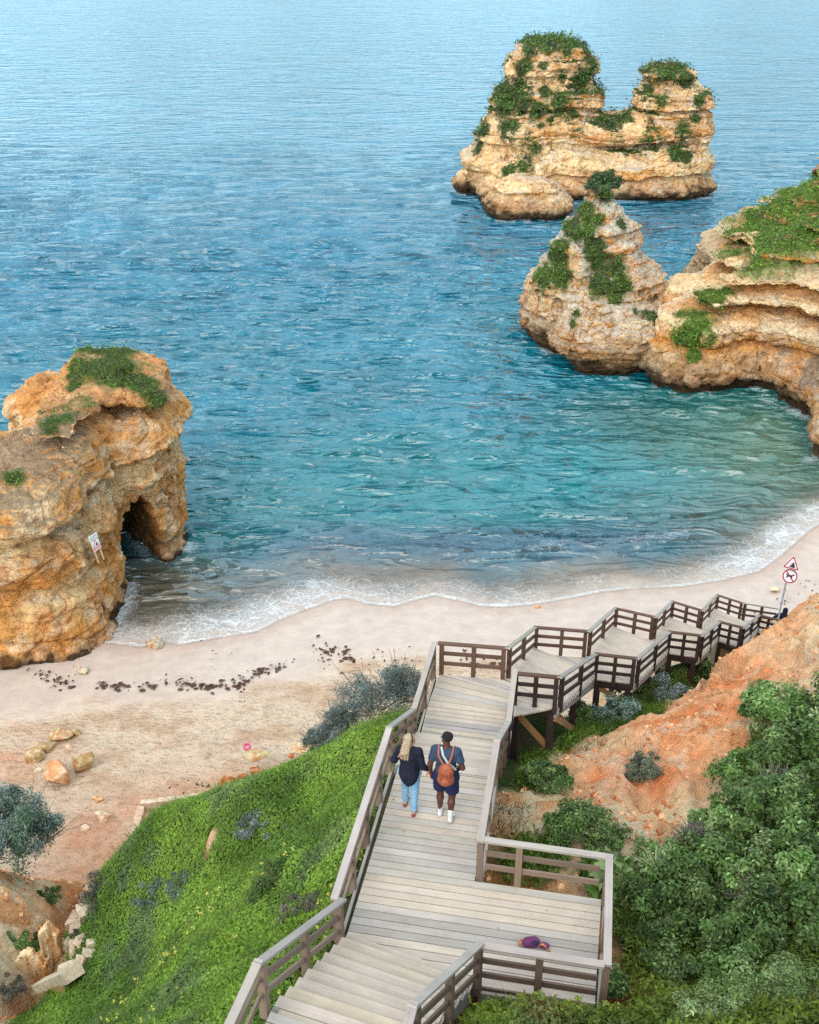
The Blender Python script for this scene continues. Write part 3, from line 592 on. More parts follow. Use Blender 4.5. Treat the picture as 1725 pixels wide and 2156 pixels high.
def carve_under_decks():
    global HZ
    for poly, a, c in under_deck_polys():
        cen = poly.mean(0); pl = cen + (poly - cen) * 1.12
        if np.isscalar(a): zf = np.full(_X.shape, a)
        else:
            A = (np.asarray(a)[:2]); 
            p0, p1 = poly[:2].mean(0), poly[2:].mean(0); dv = p1 - p0; t = np.clip(((_X - p0[0]) * dv[0] + (_Y - p0[1]) * dv[1]) / (dv @ dv), 0, 1); zf = a[2] * (1 - t) + c[2] * t
        s = np.zeros(_X.shape, bool); n = len(pl)
        for i in range(n):
            x0, y0 = pl[i]; x1, y1 = pl[(i + 1) % n]
            cr = ((y0 > _Y) != (y1 > _Y)) & (_X < (x1 - x0) * (_Y - y0) / (y1 - y0 + 1e-12) + x0); s ^= cr
        HZ = np.where(s, np.minimum(HZ, zf - .55), HZ)
carve_under_decks()

ASH = lin(186, 172, 157); GREY = lin(168, 160, 153); BROWN = lin(96, 72, 60); DARK = lin(56, 42, 40)
def wt(c, s=.055): return c * (1 + rng.normal(0, s)) * np.array([1, 1 + rng.normal(0, .012), 1 + rng.normal(0, .03)])
stairs = empty("wooden_staircase", tuple(uv(12, -2.2, D0)))
tag(stairs, "weathered grey timber boardwalk and stairs with railings zigzagging down to the beach", "staircase")

def plank_strip(name, A0, A1, B0, B1, pitch, over=(0, 0), th=.04, gap=.016):
    """planks spanning from side line A0->A1 to side line B0->B1."""
    A0, A1, B0, B1 = map(np.asarray, (A0, A1, B0, B1)); m = MB()
    n = max(1, int(round(.5 * (np.linalg.norm(A1 - A0) + np.linalg.norm(B1 - B0)) / pitch)))
    for i in range(n):
        t0, t1 = i / n, (i + 1) / n; g = gap / max(pitch, .01) / n * .5
        a0, a1 = A0 + (A1 - A0) * (t0 + g), A0 + (A1 - A0) * (t1 - g); b0, b1 = B0 + (B1 - B0) * (t0 + g), B0 + (B1 - B0) * (t1 - g)
        d = (b0 - a0) / np.linalg.norm(b0 - a0); oa = over[0] * rng.uniform(.2, 1); ob = over[1] * rng.uniform(.2, 1); dz = np.array([0, 0, rng.normal(0, .002)])
        m.prism([a0 - d * oa + dz, b0 + d * ob + dz, b1 + d * ob + dz, a1 - d * oa + dz], (0, 0, -th), wt(ASH if rng.random() < .62 else GREY))
    return m.build(name, M_wood, stairs)
# upper deck with its side platform
m = MB(); u = 10.50; PITCHP = .140
while u < 14.58:
    u0, u1 = u, min(u + PITCHP - .014, 14.58)
    vl = lambda q: -3.02 if q > 10.88 else -2.94 + (10.88 - q) / .38 * 1.70
    vr = .42 if u < 12.30 else -1.42 - .02 * (u - 12.3)
    m.prism([uv(u0, vl(u0), D0), uv(u0, vr, D0), uv(u1, vr, D0), uv(u1, vl(u1), D0)], (0, 0, -.04), wt(ASH if rng.random() < .6 else GREY)); u += PITCHP
m.build("deck", M_wood, stairs)
def flight(A0, A1, B0, B1, n, th=.045):
    """n treads stepping from line A0-B0 to line A1-B1 (left side A, right side B); each tread is a sub-part of the flight."""
    A0, A1, B0, B1 = map(lambda p: np.asarray(p, float), (A0, A1, B0, B1))
    s = MB(); lo = np.array([0, 0, -.16])
    for P, Q in ((A0, A1), (B0, B1)): s.beam(P + lo, Q + lo, .06, .22, wt(GREY * .75))
    fl = s.build("step_flight", M_wood, stairs)
    for i in range(n):
        t0, t1 = i / n, (i + 1) / n + .03; tz = (i + 1) / (n + 1)
        q = [A0 + (A1 - A0) * t0, B0 + (B1 - B0) * t0, B0 + (B1 - B0) * min(t1, 1), A0 + (A1 - A0) * min(t1, 1)]
        for k in range(4): q[k] = q[k].copy(); q[k][2] = A0[2] + (A1[2] - A0[2]) * tz
        d = (q[1] - q[0]); d /= np.linalg.norm(d); d[2] = 0; q[0] -= d * .05; q[3] -= d * .05; q[1] += d * .05; q[2] += d * .05
        q = [q[0], q[1], q[2], q[3]]; mm = MB(); mid0 = (q[0] + q[3]) / 2; mid1 = (q[1] + q[2]) / 2; g = .006
        e = (q[3] - q[0]); e = e / np.linalg.norm(e) * g
        mm.prism([q[0], q[1], mid1 - e, mid0 - e], (0, 0, -th), wt(ASH)); mm.prism([mid0 + e, mid1 + e, q[2], q[3]], (0, 0, -th), wt(ASH))
        # riser board under the front edge
        mm.build("tread", M_wood, fl)
    return fl
flight(uv(14.6,-3.05,D0), uv(17.85,-3.27,D1), uv(14.6,-1.47,D0), uv(17.85,-1.58,D1), 12)
f0 = flight(NF_L1, NF_L0, NF_R1, NF_R0, 9)
plank_strip("deck", TOP_L, NF_L1, TOP_R, NF_R1, .14)
# lower deck: straight planks, then a fan that turns to the next flight
plank_strip("deck", uv(17.86,-3.27,D1), uv(18.95,-3.30,D1), uv(17.86,-1.56,D1), uv(18.95,-1.56,D1), .14)
L1 = LAND[1]
plank_strip("deck", uv(18.955,-3.30,D1), L1['fl'], uv(18.955,-1.56,D1), L1['nr'], .20, over=(0, .05))
plank_strip("deck", L1['fl'] + [.02, .01, -.004], L1['fr'] + [0, 0, -.004], L1['nr'] + [-.02, .01, -.004], L1['nr'] + [.03, .03, -.004], .2, over=(.04, .03))
for k in range(1, 6):
    L = LAND[k]
    if k > 1:
        plank_strip("landing", L['fl'], L['fr'], L['nl'], L['nr'], .16, over=(.03, .07))
    c, d = (LAND[k+1]['fl'], LAND[k+1]['nl']) if k < 5 else (END_L, END_R)
    flight(L['fr'], c, L['nr'], d, 14 if k < 5 else 10)
# railings
RH = .80; _rk = 0
def railing(pts, posts, tone, cap=None, start=None, end=None, post_down=.12):
    """handrail along deck-level points pts; posts at the listed fractional indices; mid rails and posts are its sub-parts."""
    pts = [np.asarray(p, float) for p in pts]; cap = lin(166, 156, 148) if cap is None else cap; up = np.array([0, 0, 1.0])
    global _rk; _rk += 1; jz = (_rk % 7) * .0021
    h = MB()
    for i, (a, b) in enumerate(zip(pts[:-1], pts[1:])):
        d = (b - a) / np.linalg.norm(b - a); e = .045
        h.beam(a + up * (RH - .02 + jz) - d * e, b + up * (RH - .02 + jz) + d * e, .105, .038, wt(cap, .06))
    hr = h.build("handrail", M_wood, stairs)
    for a, b in zip(pts[:-1], pts[1:]):
        d = (b - a) / np.linalg.norm(b - a)
        for zz in (.27, .53):
            r = MB(); r.beam(a + up * zz + d * .02, b + up * zz - d * .02, .035, .085, wt(tone, .1)); r.build("rail", M_wood, hr)
    for t in posts:
        i = min(int(t), len(pts) - 2); p = pts[i] + (pts[i + 1] - pts[i]) * (t - i)
        d = pts[i + 1] - pts[i]; d[2] = 0; d /= np.linalg.norm(d)
        q = MB(); q.beam(p + up * -post_down, p + up * (RH - .045), .095, .095, wt(tone, .1), up=d); q.build("post", M_wood, hr)
o = .07
T1 = lin(132, 112, 98)
# left side of the upper deck and the first flight
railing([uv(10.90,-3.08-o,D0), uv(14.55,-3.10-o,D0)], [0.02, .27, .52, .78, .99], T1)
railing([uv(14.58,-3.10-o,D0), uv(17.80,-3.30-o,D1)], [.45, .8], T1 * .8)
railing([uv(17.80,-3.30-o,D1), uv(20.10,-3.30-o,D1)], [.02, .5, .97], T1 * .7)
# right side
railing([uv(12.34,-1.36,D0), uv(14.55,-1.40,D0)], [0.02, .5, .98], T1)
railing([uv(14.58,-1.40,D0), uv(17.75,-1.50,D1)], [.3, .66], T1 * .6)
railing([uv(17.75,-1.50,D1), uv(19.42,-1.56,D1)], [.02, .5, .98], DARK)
# platform
railing([uv(12.36,-1.30,D0), uv(12.36,.38,D0)], [.3], T1)
railing([uv(12.36,.47,D0), uv(10.50,.52,D0)], [.05, .5, .96], T1)
railing([uv(10.46,.44,D0), uv(10.46,-1.10,D0)], [.5], T1 * .6)
# near flight
railing([NF_L0 + [-.10, .0, 0], NF_L1 + [-.10, 0, 0]], [.05, .5, .97], T1)
railing([NF_L1 + [-.10, 0, 0], TOP_L + [-.1, 0, 0]], [.5], T1)
railing([NF_R0 + [.10, -.02, 0], NF_R1 + [.10, 0, 0]], [.04, .5, .97], T1 * .6)
railing([NF_R1 + [.10, 0, 0], TOP_R + [.1, 0, 0]], [.5], T1 * .6)
for k in range(1, 6):
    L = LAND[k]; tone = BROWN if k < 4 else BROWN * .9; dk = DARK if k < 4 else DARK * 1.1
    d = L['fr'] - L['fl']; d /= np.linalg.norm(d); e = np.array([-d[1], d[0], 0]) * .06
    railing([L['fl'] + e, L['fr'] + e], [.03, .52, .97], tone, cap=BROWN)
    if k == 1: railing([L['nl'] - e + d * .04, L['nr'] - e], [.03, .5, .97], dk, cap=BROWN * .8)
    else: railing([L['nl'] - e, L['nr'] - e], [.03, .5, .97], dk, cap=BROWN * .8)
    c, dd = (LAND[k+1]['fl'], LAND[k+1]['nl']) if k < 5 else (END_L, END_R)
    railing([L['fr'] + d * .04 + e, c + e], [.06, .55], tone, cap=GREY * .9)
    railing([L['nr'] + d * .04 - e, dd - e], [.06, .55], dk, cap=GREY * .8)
# legs and braces down to the ground
def leg(p, tone=DARK, w_=.14):
    g = float(hz(p[0], p[1])); b = float(beach_z(np.array([p[0]]), np.array([p[1]]))[0]); g = max(g, b)
    if p[2] - .2 - g < .15: return None
    m = MB(); m.beam((p[0], p[1], g - .3), (p[0], p[1], p[2] - .05), w_, w_, wt(tone), up=(UD[0], UD[1], 0)); m.build("support_post", M_wood, stairs); return np.array([p[0], p[1], g])
WARM = lin(160, 118, 78)
def frame(p, q, tone=DARK):
    p = np.asarray(p, float); q = np.asarray(q, float)
    a = leg(p, tone); b = leg(q, tone); m = MB(); dn = np.array([0, 0, -.14]); m.beam(p + dn, q + dn, .12, .16, wt(tone)); m.build("cross_beam", M_wood, stairs)
    if a is not None and b is not None and (p[2] - a[2]) > .9:
        m = MB(); m.beam(p + [0, 0, -.25], b + [0, 0, .15], .05, .13, wt(WARM)); m.build("brace", M_wood, stairs)
for k in range(1, 6):
    L = LAND[k]; frame(L['nl'] + [.1, .06, -.05], L['nr'] + [-.08, .06, -.05]); frame(L['fl'] + [.1, -.1, -.05], L['fr'] + [-.1, -.1, -.05])
    c, d = (LAND[k+1]['fl'], LAND[k+1]['nl']) if k < 5 else (END_L, END_R)
    frame(L['fr'] * .5 + c * .5 + [.05, 0, -.25], L['nr'] * .5 + d * .5 + [-.05, 0, -.25])
    if k == 1:
        a, b = L['nr'] * .5 + d * .5, L['nr']; g = float(hz(a[0], a[1])); m = MB(); m.beam((a[0], a[1], g + .1), (b[0], b[1], b[2] - .3), .05, .14, wt(WARM)); m.build("brace", M_wood, stairs)
for u_ in (11.0, 12.2, 13.6):
    frame(uv(u_, -2.95, D0 - .05), uv(u_, -1.5, D0 - .05), T1)
frame(uv(10.7, .35, D0 - .05), uv(12.2, .35, D0 - .05), T1 * .7)
frame(uv(10.56, -1.0, D0 - .05), uv(10.56, .3, D0 - .05), T1 * .7)
frame(uv(18.2, -3.2, D1 - .05), uv(18.2, -1.65, D1 - .05), DARK)
# edge boards of the decks
for a, b in ((uv(10.44,-1.1,D0), uv(10.44,.46,D0)), (uv(10.5,.47,D0), uv(12.35,.47,D0)), (uv(12.36,-1.33,D0), uv(14.6,-1.39,D0)), (uv(10.9,-3.1,D0), uv(14.6,-3.13,D0)), (uv(17.8,-1.50,D1), uv(19.4,-1.54,D1)), (uv(17.8,-3.34,D1), uv(20.1,-3.34,D1))):
    m = MB(); m.beam(a + np.array([0, 0, -.13]), b + np.array([0, 0, -.13]), .045, .16, wt(GREY * .8)); m.build("edge_board", M_wood, stairs)
# ------------------------------------------------------------------ hill sheet and its green cover
def build_hill():
    P = np.stack([_X, _Y, HZ], -1).reshape(-1, 3); lab = _h[..., 1:].reshape(-1, 4); B = lambda c: np.broadcast_to(c, P.shape)
    n1 = fbm(P * [.5, .5, .5], 4); n2 = fbm(P * [1.8, 1.8, 1.8] + 5, 4); n3 = ridge(P * [1.1, 1.1, 2.2] + 2, 3)
    w_ = np.clip(lab, 0, 1) + 1e-3; w_ /= w_.sum(1, keepdims=True)
    grass = mixc(B(np.array([.045, .085, .018])), B(np.array([.10, .085, .045])), sstep(.45, .7, n2))
    org = mixc(B(lin(246, 176, 126)), B(lin(234, 140, 86)), sstep(.42, .62, n1)); org = mixc(org, B(lin(240, 204, 170)), sstep(.47, .66, n2) * .75); org = mixc(org, B(lin(180, 104, 66)), sstep(.80, .92, n3) * .4)
    yel = mixc(B(lin(232, 206, 166)), B(lin(222, 166, 116)), sstep(.46, .66, n2)); yel = mixc(yel, B(lin(206, 188, 160)), sstep(.5, .66, n1) * .7)
    red = mixc(B(lin(204, 138, 88)), B(lin(150, 104, 68)), sstep(.45, .65, n2)); red = mixc(red, B(lin(222, 184, 142)), sstep(.52, .66, n1) * .6)
    wg = w_ ** 1.6 * (1 + (n2[:, None] - .5) * [[1.2, -.8, .8, -.8]]); wg = np.clip(wg, 0, None); wg /= wg.sum(1, keepdims=True)
    c = grass * wg[:, :1] + org * wg[:, 1:2] + yel * wg[:, 2:3] + red * wg[:, 3:]
    F = grid_faces(len(HX), len(HY)); zb = np.maximum(beach_z(P[:, 0], P[:, 1]), -.3)
    keep = ((P[:, 2] > zb - .35)[F]).any(1); F = F[keep]; used = np.unique(F); rm = np.full(len(P), -1); rm[used] = np.arange(len(used))
    o = mesh_obj("hillside", P[used], rm[F], M_earth, None, True, c[used]); tag(o, "steep hillside of green slopes and bare orange earth", None, None, "structure")
    return P, wg, n1, n2
HP3, HWG, HN1, HN2 = build_hill()
_G = HWG[:, 0].reshape(_X.shape)
def sample_field(Fld, x, y):
    i = np.clip(((x - HX[0]) / .09).astype(int), 0, len(HX) - 1); j = np.clip(((y - HY[0]) / .09).astype(int), 0, len(HY) - 1); return Fld[i, j]
_gx, _gy = np.gradient(HZ, .09)
def covered():
    """places under the planks, where little grows."""
    s = np.zeros(_X.shape, bool)
    for poly, a, c in under_deck_polys():
        n = len(poly); t = np.zeros(_X.shape, bool)
        for i in range(n):
            x0, y0 = poly[i]; x1, y1 = poly[(i + 1) % n]
            t ^= ((y0 > _Y) != (y1 > _Y)) & (_X < (x1 - x0) * (_Y - y0) / (y1 - y0 + 1e-12) + x0)
        s |= t
    return s
_COV = covered()
def scatter(n, x0, x1, y0, y1, thr=.5, cov=False):
    x = rng.uniform(x0, x1, n); y = rng.uniform(y0, y1, n); g = sample_field(_G, x, y); k = (g > thr * rng.uniform(.6, 1.3, n))
    if not cov: k &= ~sample_field(_COV, x, y)
    z = hz(x, y); k &= (z > np.maximum(beach_z(x, y), 0) - .02)
    x, y, z = x[k], y[k], z[k]; nx, ny = -sample_field(_gx, x, y), -sample_field(_gy, x, y); nn = np.stack([nx, ny, np.ones_like(nx)], 1); nn /= np.linalg.norm(nn, axis=1, keepdims=True)
    return np.stack([x, y, z], 1), nn
def greens(P, n, bright=1.0):
    a = fbm(P * [.45, .45, .45] + 2, 3); b = fbm(P * [1.6, 1.6, 1.6] + 8, 3); B = lambda c: np.broadcast_to(np.array(c), (n, 3))
    c = mixc(B([.085, .155, .018]), B([.15, .245, .030]), sstep(.36, .62, a)); c = mixc(c, B([.04, .08, .018]), sstep(.54, .70, b) * .5)
    c = mixc(c, B([.11, .135, .085]), sstep(.60, .72, fbm(P * [.8, .8, .8] + 30, 3)) * .45)
    return c * rng.uniform(.65, 1.4, (n, 1)) * bright
# herb cover: small leaves lying on the slope, and tufts of blades
P, nn = scatter(420000, -9.5, 1.5, 7.0, 26, .45)
k = len(P); P = P + nn * rng.uniform(0, .09, (k, 1)) + rng.normal(0, .012, (k, 3))
o = leaf_cards("grass", P, nn * 1.1 + [0, -.25, .35] + rng.normal(0, .42, (k, 3)), rng.uniform(.04, .095, k), greens(P, k) * 1.25, M_grass, aspect=.55); tag(o, "bright green low herbs covering the slope left of the boardwalk", None, None, "stuff")
P, nn = scatter(150000, -9.5, 1.5, 7.0, 26, .5); k = len(P); t = sstep(.40, .68, fbm(P * [1.1, 1.1, 1.1] + 50, 4)) * .8; kk = rng.random(k) < t; P = P[kk]; nn = nn[kk]; k = len(P)
o = blades("grass", P, rng.uniform(.06, .22, k), rng.uniform(.2, 1.1, k), rng.uniform(.010, .022, k), greens(P, k) * 1.2, M_grass, up=nn); tag(o, "taller tufts of grass among the herbs on the left slope", None, None, "stuff")
P, nn = scatter(260000, .6, 15, 12.0, 38, .42); k = len(P); P = P + nn * rng.uniform(0, .14, (k, 1))
o = leaf_cards("grass", P, nn + rng.normal(0, .6, (k, 3)), rng.uniform(.05, .13, k), greens(P, k, .8), M_grass, aspect=.5); tag(o, "darker green ground cover under and beside the lower stairs", None, None, "stuff")
P, nn = scatter(120000, .6, 15, 12.0, 38, .42); k = len(P)
o = blades("grass", P, rng.uniform(.08, .26, k), rng.uniform(.1, .9, k), rng.uniform(.012, .03, k), greens(P + 3, k, .85), M_grass, up=nn); tag(o, "loose grass on the slope right of the stairs", None, None, "stuff")
P, nn = scatter(150000, -2, 10, 5.2, 13.5, .35); kk = (P[:, 0] > -.2) | (P[:, 1] < 8); P = P[kk]; nn = nn[kk]; k = len(P); P = P + nn * rng.uniform(0, .15, (k, 1))
o = leaf_cards("grass", P, nn + rng.normal(0, .6, (k, 3)), rng.uniform(.05, .12, k), greens(P, k, .85) * np.array([1.25, 1, 1]), M_grass, aspect=.45); tag(o, "mixed weeds in front of the side platform", None, None, "stuff")
# dry stalks standing above the herbs
P, nn = scatter(26000, -8.5, .2, 7.5, 22, .5); kk = rng.random(len(P)) < sstep(.50, .66, fbm(P * [.7, .7, .7] + 120, 4)) * .55; P = P[kk]; k = len(P)
o = blades("grass", P, rng.uniform(.16, .42, k), rng.uniform(.1, .6, k), rng.uniform(.006, .013, k), np.array([.24, .22, .13]) * rng.uniform(.6, 1.5, (k, 1)), M_grass); tag(o, "thin dry stalks standing above the herbs on the left slope", None, None, "stuff")
# dry wisps and small plants dotted over the bare earth
x = rng.uniform(1, 12, 5000); y = rng.uniform(12, 27, 5000); q = fbm(np.stack([x * .7, y * .7, x * 0], 1), 3); kk = (q > .56) & (sample_field(_G, x, y) < .5) & (y < 19.5); x, y = x[kk], y[kk]
P = np.repeat(np.stack([x, y, hz(x, y)], 1), 7, 0) + rng.normal(0, .09, (len(x) * 7, 3)) * [1, 1, .2]; k = len(P)
o = blades("grass", P, rng.uniform(.08, .22, k), rng.uniform(.3, 1.2, k), rng.uniform(.012, .025, k), np.array([.11, .115, .06]) * rng.uniform(.5, 1.3, (k, 1)), M_grass); tag(o, "sparse dry tufts on the bare orange slope", None, None, "stuff")
# crumbs of earth lying on the bare slopes
x = np.concatenate([rng.uniform(1, 12, 7000), rng.uniform(-14, -7, 4000)]); y = np.concatenate([rng.uniform(12, 28, 7000), rng.uniform(14, 27, 4000)]); kk = (sample_field(_G, x, y) < .4) & (fbm(np.stack([x * 1.1, y * 1.1, x * 0 + 8], 1), 3) > .5); x, y = x[kk], y[kk]; z = hz(x, y); kk = z > beach_z(x, y); x, y, z = x[kk], y[kk], z[kk]; n = len(x)
s_ = rng.uniform(.012, .05, n) * rng.uniform(.6, 1.5, n); cb = np.array([(-1,-1,-.6),(1,-1,-.6),(1,1,-.6),(-1,1,-.6),(-.6,-.7,.7),(.7,-.6,.6),(.6,.7,.7),(-.7,.6,.6)]); V = np.stack([x, y, z], 1)[:, None] + (cb[None] + rng.normal(0, .22, (n, 8, 3))) * s_[:, None, None]
F = (np.array([(0,3,2,1),(4,5,6,7),(0,1,5,4),(1,2,6,5),(2,3,7,6),(3,0,4,7)])[None] + (np.arange(n) * 8)[:, None, None]).reshape(-1, 4); cc = np.where(rng.random((n, 1)) < .5, lin(222, 172, 128), lin(200, 132, 86)) * rng.uniform(.7, 1.15, (n, 1))
o = mesh_obj("earth_crumbs", V.reshape(-1, 3), F, M_stone, None, False, np.repeat(cc, 8, 0)); tag(o, "loose crumbs of orange earth on the bare slopes", None, None, "stuff")
# yellow flowers on the left slope
P, nn = scatter(9000, -6, -.6, 8, 16, .6); q = fbm(P * [.9, .9, .9] + 77, 3); kk = rng.random(len(P)) < sstep(.55, .7, q) * .06; P = P[kk]; nn = nn[kk]; k = len(P)
P3 = np.repeat(P + nn * .2, 3, 0) + rng.normal(0, .012, (3 * k, 3))
o = leaf_cards("flowers", P3, rng.normal(0, .5, (3 * k, 3)) + [0, -.6, 1], np.full(3 * k, .045), np.broadcast_to(np.array([.62, .56, .12]), (3 * k, 3)), M_grass, aspect=.9); tag(o, "small pale yellow flowers scattered in the green slope", None, None, "stuff")

# ------------------------------------------------------------------ shrubs
def shrub(name, label, cat, c, r, n, size, pal, clumps=26, aspect=.55, group=None, spiky=0.0, stems=0, spread=.17):
    n = int(n * 1.35); c = np.asarray(c, float); r = np.asarray(r, float); root = empty(name, tuple(c - [0, 0, r[2] * .8])); tag(root, label, cat, group)
    d = rng.normal(size=(clumps, 3)); d[:, 2] = np.abs(d[:, 2]) * .9 - .25; d /= np.linalg.norm(d, axis=1, keepdims=True)
    cc = c + d * r * rng.uniform(.62, 1.05, (clumps, 1)); wgt = rng.uniform(.5, 1.5, clumps); pick = rng.choice(clumps, n, p=wgt / wgt.sum())
    loc = rng.normal(size=(n, 3)); loc /= np.linalg.norm(loc, axis=1, keepdims=True); rad = rng.random((n, 1)) ** .5; inner = rng.random(n) < .3
    P = cc[pick] + loc * rad * r * spread * rng.uniform(.8, 2.0, clumps)[pick][:, None]
    P[inner] = c + (P[inner] - c) * rng.uniform(.3, .85, (inner.sum(), 1)); kk = P[:, 2] > c[2] - r[2] * .95; P = P[kk]; pick = pick[kk]; loc = loc[kk]; n = len(P)
    nn = loc * .9 + d[pick] * .6 + [0, 0, .55] + rng.normal(0, .45, (n, 3))
    pal = np.asarray(pal); ct = pal[rng.integers(0, len(pal), clumps)] * rng.uniform(.75, 1.25, (clumps, 1)); col = ct[pick] * rng.uniform(.6, 1.5, (n, 1)); hi_ = rng.random(n) < .07; m = rng.random(n) < .25; col[m] = pal[rng.integers(0, len(pal), m.sum())] * 1.15; col[hi_] = col[hi_] * 1.5 + [.06, .07, .03]
    leaf_cards("foliage", P, nn, rng.uniform(.6, 1.3, n) * size, col, M_leaf, root, aspect=aspect, droop=.1)
    if stems:
        m = MB()
        for i in range(stems):
            dd = d[i % clumps] + rng.normal(0, .3, 3); e = c + dd * r * rng.uniform(.75, 1.2); b0 = c + dd * r * .15 - [0, 0, r[2] * .5]; k_ = (b0 + e) / 2 + rng.normal(0, .08, 3) * r; tw = rng.uniform(.005, .010); bc = np.array([.20, .17, .14]) * rng.uniform(.6, 1.4)
            m.beam(b0, k_, tw * 1.5, tw * 1.5, bc); m.beam(k_, e, tw, tw, bc); m.beam(k_, e + rng.normal(0, .22, 3) * r, tw * .8, tw * .8, bc)
        m.build("branch", M_leaf, root)
    return root
GRN = [[.065, .125, .026], [.085, .155, .036], [.05, .095, .024], [.12, .18, .055]]; BRT = [[.105, .20, .042], [.14, .235, .07], [.08, .15, .034], [.21, .28, .12]]
GRY = [[.165, .225, .205], [.23, .285, .265], [.12, .175, .145], [.09, .16, .095]]; SIL = [[.22, .26, .255], [.155, .195, .19], [.12, .16, .145]]; DRY = [[.13, .12, .10], [.10, .10, .075], [.16, .14, .12]]
G_R = "shrubs crowding the right-hand slope"
for px, py, rx, rz, n, sz, pal, lab in [
  (1665,1550,.9,.85,9000,.10,BRT,"tall leafy green bush topmost in the thicket below the orange ridge"),
  (1580,1660,.65,.55,5200,.085,BRT,"pale leafy bush beside the bare orange slope, left edge of the thicket"),
  (1700,1640,.8,.9,6500,.10,GRN,"dark leafy bush in the thicket under the topmost bush"),
  (1525,1760,.5,.45,4200,.08,BRT,"low glossy bush between the sandy scree and the thicket"),
  (1620,1760,.8,.75,6000,.09,GRN,"round dark bush in the middle of the thicket"),
  (1715,1800,.7,.75,5200,.09,BRT,"light green broad-leaved bush high on the thicket's outer edge"),
  (1400,1850,.55,.5,3600,.075,BRT,"small bright bush next to the striped agave"),
  (1500,1880,.72,.65,5600,.08,GRN,"dense bush below the agave in the thicket"),
  (1640,1900,.75,.7,5600,.085,BRT,"yellowish green bush low in the thicket"),
  (1395,1965,.62,.62,5200,.075,GRN,"dark clipped-looking bush beside the platform's outer railing"),
  (1520,1990,.66,.6,5200,.08,GRN,"large dark bush at the foot of the thicket"),
  (1680,1990,.7,.6,5200,.085,GRN,"shaded dark bush above the pale scrub"),
  (1430,2065,.5,.42,3600,.07,GRN,"low dark bush beside the hole under the platform corner"),
  (1570,2075,.5,.4,3400,.07,BRT,"low bush just above the pale scrub"),
  (1750,1900,.7,.7,5000,.09,GRN,"bush cut off by the outer edge of the thicket"),
  (1790,1530,.8,.75,5000,.10,GRN,"bush behind the topmost leafy bush"),
]:
    p = hit(px, py); s = .93; c = p + [0, .35 * rx, rz * .15]
    shrub("shrub", lab, "shrub", c, np.array([rx, rx * .95, rz]), n, sz, pal, clumps=34, group=G_R)
for px, py, rx, lab in [(1650,1690,.4,"dry brown twigs showing between two leafy bushes high in the thicket"),(1470,1800,.35,"dry twiggy clump between the scree and the thicket"),(1590,1930,.4,"bare brown twigs low in the thicket")]:
    p = hit(px, py); shrub("dry_bush", lab, "dry bush", p + [0, .1, .2], [rx, rx, rx * .75], 2600, .045, DRY, 26, aspect=.2, stems=110, group="dead bushes on the right slope", spread=.25)
p = hit(1233, 1790); shrub("shrub", "neat dark green bush behind the platform's far railing", "shrub", p + [0, .3, .15], [.62, .5, .5], 6500, .06, GRN, 34)
p = hit(1355, 1640); shrub("shrub", "small grey-green bush alone on the bare orange slope", "shrub", p + [0, .1, .12], [.38, .35, .34], 3600, .05, [[.11, .13, .08], [.15, .165, .12]], 26, spiky=1, stems=24)
p = hit(1280, 1890); shrub("shrub", "broad-leaved plant at the far outer corner of the platform", "plant", p + [.0, .2, .25], [.35, .35, .35], 260, .26, BRT, 12, aspect=.6)
for i, (px, py, rx, rz, pal, lab) in enumerate([(1310,1520,.75,.4,GRY,"grey-green bush on the slope behind the support posts"),(1230,1530,.5,.35,GRN,"dark low bush closest to the support posts of the stairs"),(1400,1480,.85,.5,SIL,"silvery bush above the orange ridge on the stair slope"),(1470,1430,.7,.45,GRN,"dark bush tucked against the orange ridge"),
    (1390,1405,.55,.5,GRN,"round dark bush touching the third flight of stairs"),(1480,1370,.6,.45,GRN,"bush at the notch where the orange ridge hides the stairs"),(1330,1455,.7,.4,GRN,"green bush midway along the stair slope"),(1150,1660,.45,.3,GRN,"low bush on the grass below the first landing")]):
    p = hit(px, py); shrub("shrub", lab, "shrub", p + [0, .2, rz * .2], [rx, rx * .8, rz], 3600, .075, pal, 24, group="shrubs beside the lower stairs")
# feathery grey shrubs on the brow of the left slope
for px, py, rx, rz, z, lab in [(790,1480,.95,.62,12.1,"feathery blue-grey shrub on the brow of the left slope beside the sand"),(845,1445,.5,.75,12.4,"tall wispy grey shrub rising highest on the brow near the railing"),(690,1560,.5,.42,11.2,"blue-grey shrub hanging over the sand from the brow"),(715,1520,.45,.4,11.5,"small grey shrub in the middle of the brow's row")]:
    p = U(px, py, z); shrub("shrub", lab, "shrub", p, [rx, rx * .8, rz], 5200, .075, SIL, 30, aspect=.22, stems=46, group="grey shrubs on the brow", spread=.2)
